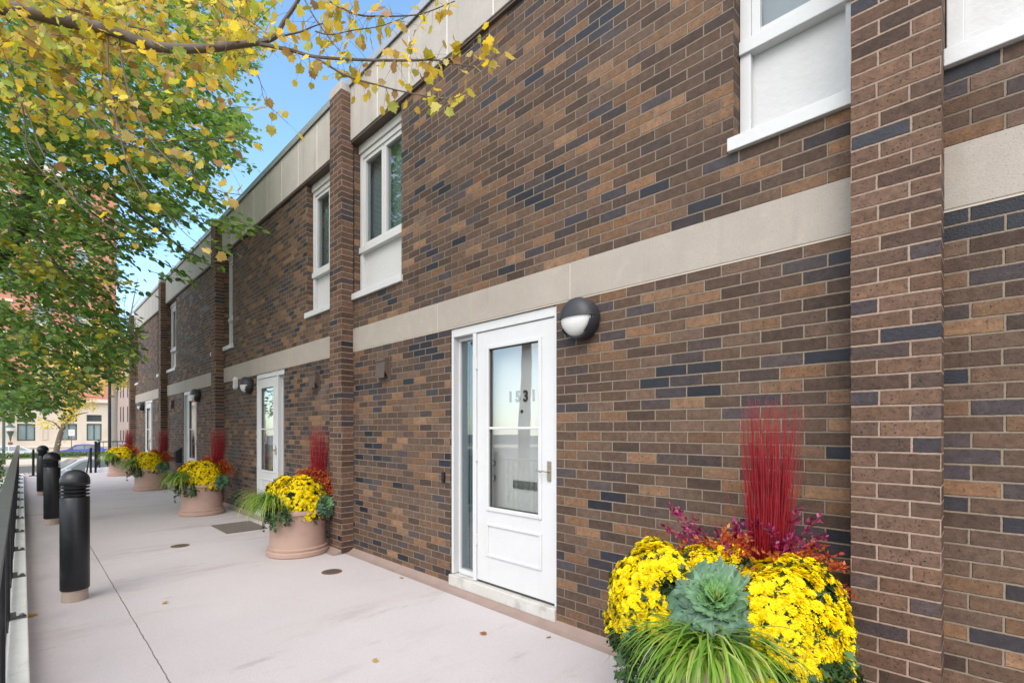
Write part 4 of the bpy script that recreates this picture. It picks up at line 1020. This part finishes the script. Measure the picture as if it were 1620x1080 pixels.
far_tree('street_tree', 'leaning street tree with sparse yellow leaves before the limestone building', FA(87, 722, Aq), [FA(87, 726, Aq), FA(92, 700, Aq), FA(98, 680, Aq), FA(107, 664, Aq), (FA(116, 650, Aq)), FA(122, 630, Aq), FA(128, 600, Aq), FA(132, 560, Aq)], .24,
         [([FA(98, 680, Aq), FA(85, 668, Aq), FA(72, 664, Aq)], .1), ([FA(110, 660, Aq), FA(125, 655, Aq), FA(140, 652, Aq)], .1), ([FA(107, 664, Aq), FA(100, 650, Aq), FA(85, 640, Aq)], .12), ([FA(118, 645, Aq), FA(105, 630, Aq), FA(95, 615, Aq)], .12), ([FA(124, 620, Aq), FA(145, 600, Aq), FA(160, 575, Aq)], .12)],
         [(FA(108, 655, Aq), (1.6, 1.0, .9), .10), (FA(80, 668, Aq), (1.5, 1.3, .7), .05), (FA(95, 690, Aq), (.6, .5, .8), .025), (FA(128, 640, Aq), (1.5, 1.4, .9), .12), (FA(110, 620, Aq), (2, 2., 1.5), .16), (FA(140, 590, Aq), (3, 3, 2.5), .4), (FA(100, 580, Aq), (3, 3, 2.5), .4), (FA(150, 540, Aq), (3, 2.5, 2.5), .25)],
         [(.78, .68, .14), (.82, .74, .22), (.72, .60, .12), (.70, .50, .12)], 5200, .16, M['bark'])
Aq = 58.
far_tree('street_tree', 'pale trunked tree behind the black lamp post, yellow green crown', FA(180, 722, Aq), [FA(180, 728, Aq), FA(180, 690, Aq), FA(181, 650, Aq), FA(183, 620, Aq), FA(187, 590, Aq), FA(195, 560, Aq), FA(203, 520, Aq), FA(212, 470, Aq), FA(218, 440, Aq)], .30,
         [([FA(184, 612, Aq), FA(172, 590, Aq), FA(160, 570, Aq)], .12), ([FA(187, 590, Aq), FA(205, 575, Aq), FA(216, 570, Aq)], .1), ([FA(203, 520, Aq), FA(196, 490, Aq), FA(200, 465, Aq)], .05), ([FA(208, 490, Aq), FA(222, 470, Aq), FA(226, 462, Aq)], .04)],
         [(FA(196, 585, Aq), (1.7, 1.5, 1.8), .3), (FA(182, 570, Aq), (1.8, 1.6, 2.), .35), (FA(205, 605, Aq), (1.2, 1.2, 1.3), .16), (FA(168, 555, Aq), (1.6, 1.6, 2.), .28), (FA(190, 612, Aq), (1., 1., .8), .07), (FA(176, 500, Aq), (1.2, 1.2, 2.), .10)],
         [(.55, .50, .10), (.42, .44, .08), (.62, .52, .12), (.50, .36, .08)], 4200, .15, M['bark3'], .06)

lh = thing('low_hedge', 'strip of low green planting along the far pavement, before the blue car', 'hedge', (-60.4, 0, ST + .13)); L = Leaves(); S = MB()
n = 6000; X = np.stack([-60.4 + rng.uniform(-.7, .7, n), rng.uniform(-9, 13, n), ST + .13 + rng.uniform(0, 1, n) ** .7 * .34], 1)
L.add(SMALL, X, rng.normal(0, 1, X.shape), rng.normal(0, .6, X.shape) + np.array([.2, 0, 1]), rng.uniform(.12, .22, n), pick([(.10, .18, .05), (.16, .24, .07), (.08, .14, .04), (.22, .26, .1)], n))
L.build('foliage', M['leaf'], lh)
for yy in np.arange(-8.5, 13, 1.2): S.tube([(-60.4, yy, ST + .12), (-60.4, yy + .1, ST + .4)], [.03, .01], 5)
S.build('stem', M['bark2'], lh)
# hedge outside the fence
hd = thing('hedge', 'low green hedge outside the black fence', 'hedge', W(11, DC + .8, ST + .15)); L = Leaves(); S = MB()
n = 9000; X = np.stack([-rng.uniform(3, 19, n), -DC - .32 - rng.uniform(0, 1, n) ** 1.3 * 1.1, ST + .2 + rng.uniform(0, 1, n) ** .5 * 1.72], 1)
X[:, 2] += .12 * np.sin(X[:, 0] * 2.3) * (X[:, 2] > .2); L.add(SMALL, X, rng.normal(0, 1, X.shape), rng.normal(0, .6, X.shape) + np.array([.2, .3, 1]), rng.uniform(.05, .085, n), pick([(.05, .11, .03), (.08, .15, .04), (.04, .08, .025), (.2, .2, .05)], n))
for a in np.arange(3.5, 19, .7): S.tube([W(a, DC + .8, ST + .15), W(a + .1, DC + .75, 0), W(a - .05, DC + .7, .5)], [.02, .014, .006], 5)
L.build('foliage', M['leaf'], hd); S.build('stem', M['bark2'], hd)

# ------------------------------------------------------------------ far end: railings, lamp post
def railing(name, label, pts, z0, z1, nb, base_z):
    th = thing(name, label, 'railing', (pts[0][0], pts[0][1], base_z))
    (x0, y0), (x1, y1) = pts
    for z in (z1, z0 + .12):
        q = MB(); q.tube([(x0, y0, z), (x1, y1, z)], .022, 6); q.build('rail', M['black'], th)
    for (x, y) in pts: q = MB(); q.xbox(x - .03, x + .03, y - .03, y + .03, base_z, z1 + .05); q.build('post', M['black'], th)
    q = MB()
    for i in range(1, nb): f = i / nb; q.tube([(x0 + (x1 - x0) * f, y0 + (y1 - y0) * f, z0 + .1), (x0 + (x1 - x0) * f, y0 + (y1 - y0) * f, z1)], .009, 5)
    q.build('baluster_panel', M['black'], th)
railing('railing', 'black picket railing beyond the farthest planter, flanking the steps', [(-21.7, -DC + 1.76), (-24.5, -DC + 2.1)], GZ, GZ + 1.02, 16, GZ)
railing('railing', 'thin black street railing behind the farthest planter', [W(27., -DC + 0, 0)[:2], W(27.0, .2, 0)[:2]] if False else [(-27.2, -DC + 2.3), (-27.2, -DC + 3.75)], ST, .92, 9, ST)
hr = thing('handrail', 'slim black handrail post at the head of the steps, left of the bollards', 'handrail', (-21.5, -DC + .25, GZ))
q = MB(); q.xbox(-21.53, -21.47, -DC + .22, -DC + .28, GZ, .78); q.xbox(-21.6, -21.4, -DC + .15, -DC + .35, GZ, GZ + .02); q.build('post', M['black'], hr)
q = MB(); q.tube([(-21.35, -DC + .25, .80), (-21.5, -DC + .25, .81), (-22.9, -DC + .25, -.05), (-22.9, -DC + .25, ST)], .024, 8); q.build('rail', M['black'], hr)
hr2 = thing('handrail', 'sloping black handrail beside the picket railing at the steps', 'handrail', (-21.6, -DC + 1.62, GZ))
q = MB(); q.xbox(-21.63, -21.57, -DC + 1.60, -DC + 1.66, GZ, .80); q.build('post', M['black'], hr2)
q = MB(); q.tube([(-21.45, -DC + 1.63, .81), (-21.6, -DC + 1.63, .82), (-23., -DC + 1.63, -.05), (-23., -DC + 1.63, ST)], .024, 8); q.build('rail', M['black'], hr2)
for i in range(5):
    pass
b = MB()
for i in range(5): b.box(21.752 + .3 * i, 21.75 + .3 * (i + 1), DC - 1.695, DC + .1, ST + .004, GZ - .18 * (i + 1))
struct(b, 'steps', M['walk'])
lp = FA(173.5, 700, 26.)
lt = thing('lamp_post', 'tall black lamp post behind the farthest planter', 'lamp post', (lp[0], lp[1], ST))
q = MB(); q.lathe([(.12, 0), (.12, .25), (.075, .35), (.06, .5), (.055, 6.6)], 16, (lp[0], lp[1], ST)); q.build('pole', M['black'], lt, smooth=True)
q = MB(); q.lathe([(.055, 6.600), (.13, 6.650), (.15, 6.720), (.0, 6.730)], 16, (lp[0], lp[1], ST)); q.lathe([(.17, 7.140), (.19, 7.170), (.06, 7.350), (.0, 7.400)], 16, (lp[0], lp[1], ST)); q.build('lantern_cap', M['black'], lt)
q = MB(); q.lathe([(.12, 6.720), (.16, 7.140), (0, 7.142)], 16, (lp[0], lp[1], ST)); q.build('globe', M['diff'], lt, smooth=True)

# ------------------------------------------------------------------ buildings across the street
AB = 76.
def bplace(u, z): return (-AB, u, z)                      # u = world y
def yb(px): return IA(px, AB) - DC
zb_ = lambda py, px=100: ZA(px, py, AB)
bl = thing('stone_building', 'limestone fronted building with orange brick upper floors across the street', 'building', (-AB, 0, ST))
wn = []
def winrect(p0, p1, y0, y1): return (yb(p0), yb(p1), zb_(y1, (p0 + p1) / 2), zb_(y0, (p0 + p1) / 2))
W1 = winrect(27, 56, 670, 697); W1a = winrect(27, 56, 658.5, 667.5); W2 = winrect(96, 122, 670, 696); W2a = winrect(96, 122, 656, 666.5); W3 = winrect(137, 161, 670, 696.5); W3a = winrect(137, 161, 656, 666.5); W4 = winrect(34, 55, 714, 725)
hol = [W1, W1a, W2, W2a, W3, W3a, W4]
dy = yb(137) - yb(96)
for q_ in range(1, 4):
    for w_ in (W1, W1a): hol.append((w_[0] - 4.2 * q_, w_[1] - 4.2 * q_, w_[2], w_[3]))
yl, yr = yb(0) - 18, yb(172); zc = zb_(632)
q = MB(); wall_grid(q, yl, yr, ST - .36, zc, hol, bplace, (-.3, 0, 0), lambda u, z: (u, z)); q.face([(-AB, yr, ST), (-AB - 14, yr, ST), (-AB - 14, yr, zc), (-AB, yr, zc)]); q.face([(-AB, yl, zc), (-AB, yr, zc), (-AB - 14, yr, zc), (-AB - 14, yl, zc)]); q.build('stone_wall', M['far_lime'], bl)
q = MB(); q.xbox(-AB, -AB + .35, yl, yr + .2, zc - .25, zc + .15); q.xbox(-AB, -AB + .12, yl, yr, zb_(707), zb_(707) + .2); q.build('cornice', M['far_trim'], bl)
for w_ in hol:
    q = MB(); y0, y1, z0, z1 = w_; e = .12
    X0, X1 = -AB - .28, -AB - .18
    q.xbox(X0, X1, y0 + .002, y0 + e, z0 + .002, z1 - .002); q.xbox(X0, X1, y1 - e, y1 - .002, z0 + .002, z1 - .002); q.xbox(X0, X1, y0 + e, y1 - e, z0 + .002, z0 + e); q.xbox(X0, X1, y0 + e, y1 - e, z1 - e, z1 - .002)
    if z1 - z0 > 1.2: q.xbox(X0, X1, (y0 + y1) / 2 - .06, (y0 + y1) / 2 + .06, z0 + e, z1 - e)
    wo = q.build('window', M['green_frame'], bl)
    q = MB(); q.xbox(X0 + .02, X0 + .05, y0 + .01, y1 - .01, z0 + .01, z1 - .01); q.build('pane', M['far_glass'] if z1 - z0 > 1.2 else M['far_dark'], wo)
# stone infill turning the first transom into an arch
q = MB(); y0, y1, z0, z1 = W1a; cy = (y0 + y1) / 2; rw = (y1 - y0) / 2; hh = z1 - z0
for sgn in (-1, 1):
    arc = [(cy + sgn * rw * math.cos(u), z0 + hh * math.sin(u)) for u in np.linspace(0, math.pi / 2, 9)]
    q.prism(arc + [(cy + sgn * (rw + .001), z1 + .001)], -AB + .004, -AB - .25, lambda y_, z_, x_: (x_, y_, z_))
q.build('arch', M['far_lime'], bl)
q = MB(); y0, y1, z0, z1 = winrect(66, 75, 676, 694)
for (c0, c1, d0, d1) in ((y0, y0 + .06, z0, z1), (y1 - .06, y1, z0, z1), (y0, y1, z1, z1 + .06), (y0, y1, z0 - .06, z0)): q.xbox(-AB, -AB + .08, c0, c1, d0, d1)
q.build('stone_frame', M['far_trim'], bl)
q = MB(); y0, y1, z0, z1 = winrect(13, 20, 699, 703); q.xbox(-AB, -AB + .04, y0, y1, z0, z1); q.build('plaque', M['wood'], bl)
# brick storeys
ybr = yb(188); zt = zb_(285, 170); AB2 = AB + 2.2
hol2 = []
for zz in np.arange(zc + 1.6, zt - 2.5, 3.6):
    for yy in np.arange(ybr - 3.2, yl, -3.4): hol2.append((yy - .75, yy + .75, zz, zz + 2.1))
q = MB(); wall_grid(q, yl, ybr, zc + .0, zt, hol2, lambda u, z: (-AB2, u, z), (-.3, 0, 0), lambda u, z: (u, z)); q.face([(-AB2, ybr, ST), (-AB2 - 12, ybr, ST), (-AB2 - 12, ybr, zt), (-AB2, ybr, zt)]); q.face([(-AB2, yr, ST), (-AB2, ybr, ST), (-AB2, ybr, zc), (-AB2, yr, zc)]); q.face([(-AB2, yl, zt), (-AB2, ybr, zt), (-AB2 - 12, ybr, zt), (-AB2 - 12, yl, zt)]); q.build('brick_wall', M['far_brick'], bl)
q = MB(); q.xbox(-AB2 - .2, -AB2 + .3, yl, ybr + .2, zt - .4, zt + .4); q.build('parapet', M['far_trim'], bl)
for w_ in hol2:
    y0, y1, z0, z1 = w_; q = MB(); q.xbox(-AB2 - .25, -AB2 - .15, y0 + .002, y1 - .002, (z0 + z1) / 2 - .06, (z0 + z1) / 2 + .06)
    wo = q.build('window', M['far_trim'], bl)
    q = MB(); q.xbox(-AB2, -AB2 + .1, y0 - .2, y1 + .2, z0 - .2, z0); q.build('sill', M['far_trim'], wo)
    q = MB(); q.xbox(-AB2, -AB2 + .1, y0 - .2, y1 + .2, z1, z1 + .3); q.build('lintel', M['far_trim'], wo); q = MB(); q.xbox(-AB2 - .28, -AB2 - .26, y0 + .005, y1 - .005, z0 + .005, z1 - .005); q.build('pane', M['far_glass'], wo)
# wall lantern
wl = FA(16.5, 684, AB - .6); wt = thing('wall_lantern', 'small green lantern on the limestone wall left of the arched window', 'lantern', wl)
q = MB(); q.lathe([(.05, -.95), (.12, -.4), (.3, .15), (.12, .18)], 8, wl); q.build('bracket', M['green_frame'], wt); q = MB(); q.lathe([(.3, .2), (.38, .55), (.1, .56)], 8, wl); q.build('globe', M['diff'], wt); q = MB(); q.lathe([(.42, .56), (.2, .8), (.03, 1.1), (0, 1.1)], 8, wl); q.xbox(wl[0] - .62, wl[0], wl[1] - .04, wl[1] + .04, wl[2] - .1, wl[2]); q.build('cap', M['green_frame'], wt)
# pale building beyond, to the right
AC = 90.
be = thing('apartment_building', 'pale beige apartment block with slit windows beyond the lamp post', 'building', (-AC, 5, ST))
y0, y1 = IA(186.5, AC) - DC, IA(226, AC) - DC; zt2 = ZA(200, 560, AC); hol = []
for pr in ((690, 700.), (680.5, 697), (643, 667), (604, 629), (570, 592)):
    if pr[0] == 690: continue
    for pc in (191, 195.2, 202, 208, 214): hol.append((IA(pc - .8, AC) - DC, IA(pc + .8, AC) - DC, ZA(pc, pr[1], AC), ZA(pc, pr[0], AC)))
hol = [(a_, b_, round(c_, 1), round(d_, 1)) for a_, b_, c_, d_ in hol]
q = MB(); wall_grid(q, y0, y1, ST, zt2, hol, lambda u, z: (-AC, u, z), (-.3, 0, 0), lambda u, z: (u, z)); q.face([(-AC, y0, ST), (-AC, y0, zt2), (-AC - 10, y0, zt2), (-AC - 10, y0, ST)]); q.build('wall', M['beige'], be)
q = MB(); q.xbox(-AC - 10, -AC + .3, y0 - .1, y1, zt2, zt2 + .5); q.build('roof', M['far_trim'], be)
for a_, b_, c_, d_ in hol: q = MB(); q.xbox(-AC - .25, -AC - .2, a_ + .005, b_ - .005, c_ + .005, d_ - .005); q.build('window', M['far_dark'], be)

# ------------------------------------------------------------------ cars
def car(label, loc, rz, paint, L=4.6, Wd=1.8, H=1.45):
    th = thing('parked_car', label, 'car', (0, 0, 0), 'cars parked on the streets')
    prof = [(-L / 2, .32), (-L / 2 - .0, .58), (-L / 2 + .08, .74), (-L / 2 + .35, .82), (-.95, .95), (-.25, 1.38), (.1, H), (.75, H - .01), (1.25, H - .1), (1.85, 1.0), (L / 2 - .12, .95), (L / 2, .75), (L / 2, .35), (L / 2 - .3, .22), (-L / 2 + .25, .22)]
    q = MB(); n = len(prof); secs = []
    for s in (-1, -.93, .93, 1):
        ring_ = []
        for x, z in prof:
            ins = max(0, (z - .92)) * .38
            ww = (Wd / 2 - ins) * (1 if abs(s) < 1 else 1); zz = z; xx = x
            if abs(s) == 1: xx = x * .985; zz = .3 + (z - .3) * .965
            else: ww -= .0
            ring_.append((xx, math.copysign(ww - (.0 if abs(s) == 1 else .07), s), zz))
        secs.append(ring_)
    vs = [p for r_ in secs for p in r_]; fs = []
    for i in range(3):
        for k in range(n): fs.append((i * n + k, i * n + (k + 1) % n, (i + 1) * n + (k + 1) % n, (i + 1) * n + k))
    fs.append(tuple(range(n))[::-1]); fs.append(tuple(3 * n + k for k in range(n)))
    q.mesh(vs, fs); q.build('body', paint, th, smooth=True, origin=(0, 0, 0))
    for s in (-1, 1):
        for poly in ([(-.72, .99), (-.18, 1.33), (.12, 1.385), (.28, 1.385), (.28, .99)], [(.36, .99), (.36, 1.385), (.78, 1.37), (1.15, 1.30), (1.55, 1.0)]):
            q = MB(); f = lambda x, z, h: (x * .985, s * (Wd / 2 - max(0, z - .92) * .38 + h), .3 + (z - .3) * .965)
            q.prism(poly, -.004, .006, f); q.build('side_window', M['carglass'], th, origin=(0, 0, 0))
    for (xa, za, xb, zb2) in ((-.93, .965, -.27, 1.375), (1.28, 1.345, 1.8, 1.03)):
        q = MB(); w0, w1 = Wd / 2 - .14 - (za - .92) * .38, Wd / 2 - .14 - (zb2 - .92) * .38; e = .012 if xa < 0 else .012
        q.face([(xa - e * .6, -w0, za + e), (xa - e * .6, w0, za + e), (xb - e * .6, w1, zb2 + e), (xb - e * .6, -w1, zb2 + e)] if xa < 0 else [(xa + e, -w0, za + e), (xa + e, w0, za + e), (xb + e, w1, zb2 + e), (xb + e, -w1, zb2 + e)])
        q.build('windscreen', M['carglass'], th, origin=(0, 0, 0))
    for x in (-L / 2 + .85, L / 2 - .9):
        for s in (-1, 1):
            q = MB(); q.lathe([(.2, -.1), (.32, -.1), (.335, -.06), (.335, .06), (.32, .1), (.2, .1)], 20, (x, s * (Wd / 2 - .09), .335), 'y'); wh = q.build('wheel', M['tyre'], th, origin=(0, 0, 0), smooth=True)
            q = MB(); q.lathe([(.21, -.09), (.0, -.095)], 12, (x, s * (Wd / 2 - .09), .335), 'y'); q.lathe([(.0, .095), (.21, .09)], 12, (x, s * (Wd / 2 - .09), .335), 'y'); q.build('rim', M['chrome'], wh, origin=(0, 0, 0))
    for s in (-1, 1):
        q = MB(); q.xbox(-L / 2 - .01, -L / 2 + .2, s * .8, s * .5, .60, .72); q.build('headlight', M['diff'], th, origin=(0, 0, 0), bevel=.02)
        q = MB(); q.xbox(L / 2 - .15, L / 2 + .01, s * .82, s * .5, .72, .86); q.build('taillight', M['signred'], th, origin=(0, 0, 0), bevel=.02)
        q = MB(); q.xbox(-.72, -.55, s * .9, s * 1.04, .95, 1.06); q.build('mirror', paint, th, origin=(0, 0, 0), bevel=.03)
    th.location = loc; th.rotation_euler = (0, 0, rz); return th
def car_at(px, A, label, paint, rz): car(label, (-A, IA(px, A) - DC, ST + (.002 if A < 60 else -.358)), rz, paint)
car_at(126, 66., 'blue saloon car parked before the limestone building, seen behind the bollards', M['carblue'], R(90))
car_at(6, 65.5, 'pale car at the left edge of the photo, beyond the fence rail', M['carwhite'], R(90))
car_at(196, 66.5, 'light blue car glimpsed through the street railing behind the farthest planter', M['cargrey'], R(90))
car_at(130, 25.6, 'silver car just below the terrace steps, mostly hidden by bollards', M['carsilver'], R(100))

# signs
sg = FA(113.2, 690, 62.); st_ = thing('parking_sign', 'small white street sign on a brown post behind the blue car', 'sign', (sg[0], sg[1], ST))
q = MB(); zt_ = ZA(113, 679, 62.); zb2 = ZA(113, 688.5, 62.)
q.xbox(sg[0] - .03, sg[0] + .03, sg[1] - .03, sg[1] + .03, ST, zb2); q.build('post', M['wood'], st_)
q = MB(); q.xbox(sg[0] + .031, sg[0] + .05, sg[1] - .22, sg[1] + .22, zb2 - .03, zt_); q.build('plate', M['signwhite'], st_)
q = MB()
for i, (a_, b_) in enumerate(((-.15, .15), (-.12, .1), (-.15, .13))): q.xbox(sg[0] + .051, sg[0] + .054, sg[1] + a_, sg[1] + b_, zt_ - .12 - i * .13, zt_ - .08 - i * .13)
q.build('lettering', M['signred'], st_)
sg = FA(6., 690, 50.); st_ = thing('street_sign', 'dark pole with a blue plate at the left edge under the green tree', 'sign', (sg[0], sg[1], ST))
q = MB(); q.lathe([(.12, 0), (.09, .4), (.08, ZA(6, 642, 50.) - ST)], 10, (sg[0], sg[1], ST)); q.build('pole', M['green_frame'], st_)
q = MB(); z_ = ZA(6, 648, 50.); q.xbox(sg[0] + .09, sg[0] + .12, sg[1] - .26, sg[1] + .34, z_, z_ + .34); q.build('plate', M['signblue'], st_)
for o in bpy.data.objects:
    if '_o' in o: del o['_o']
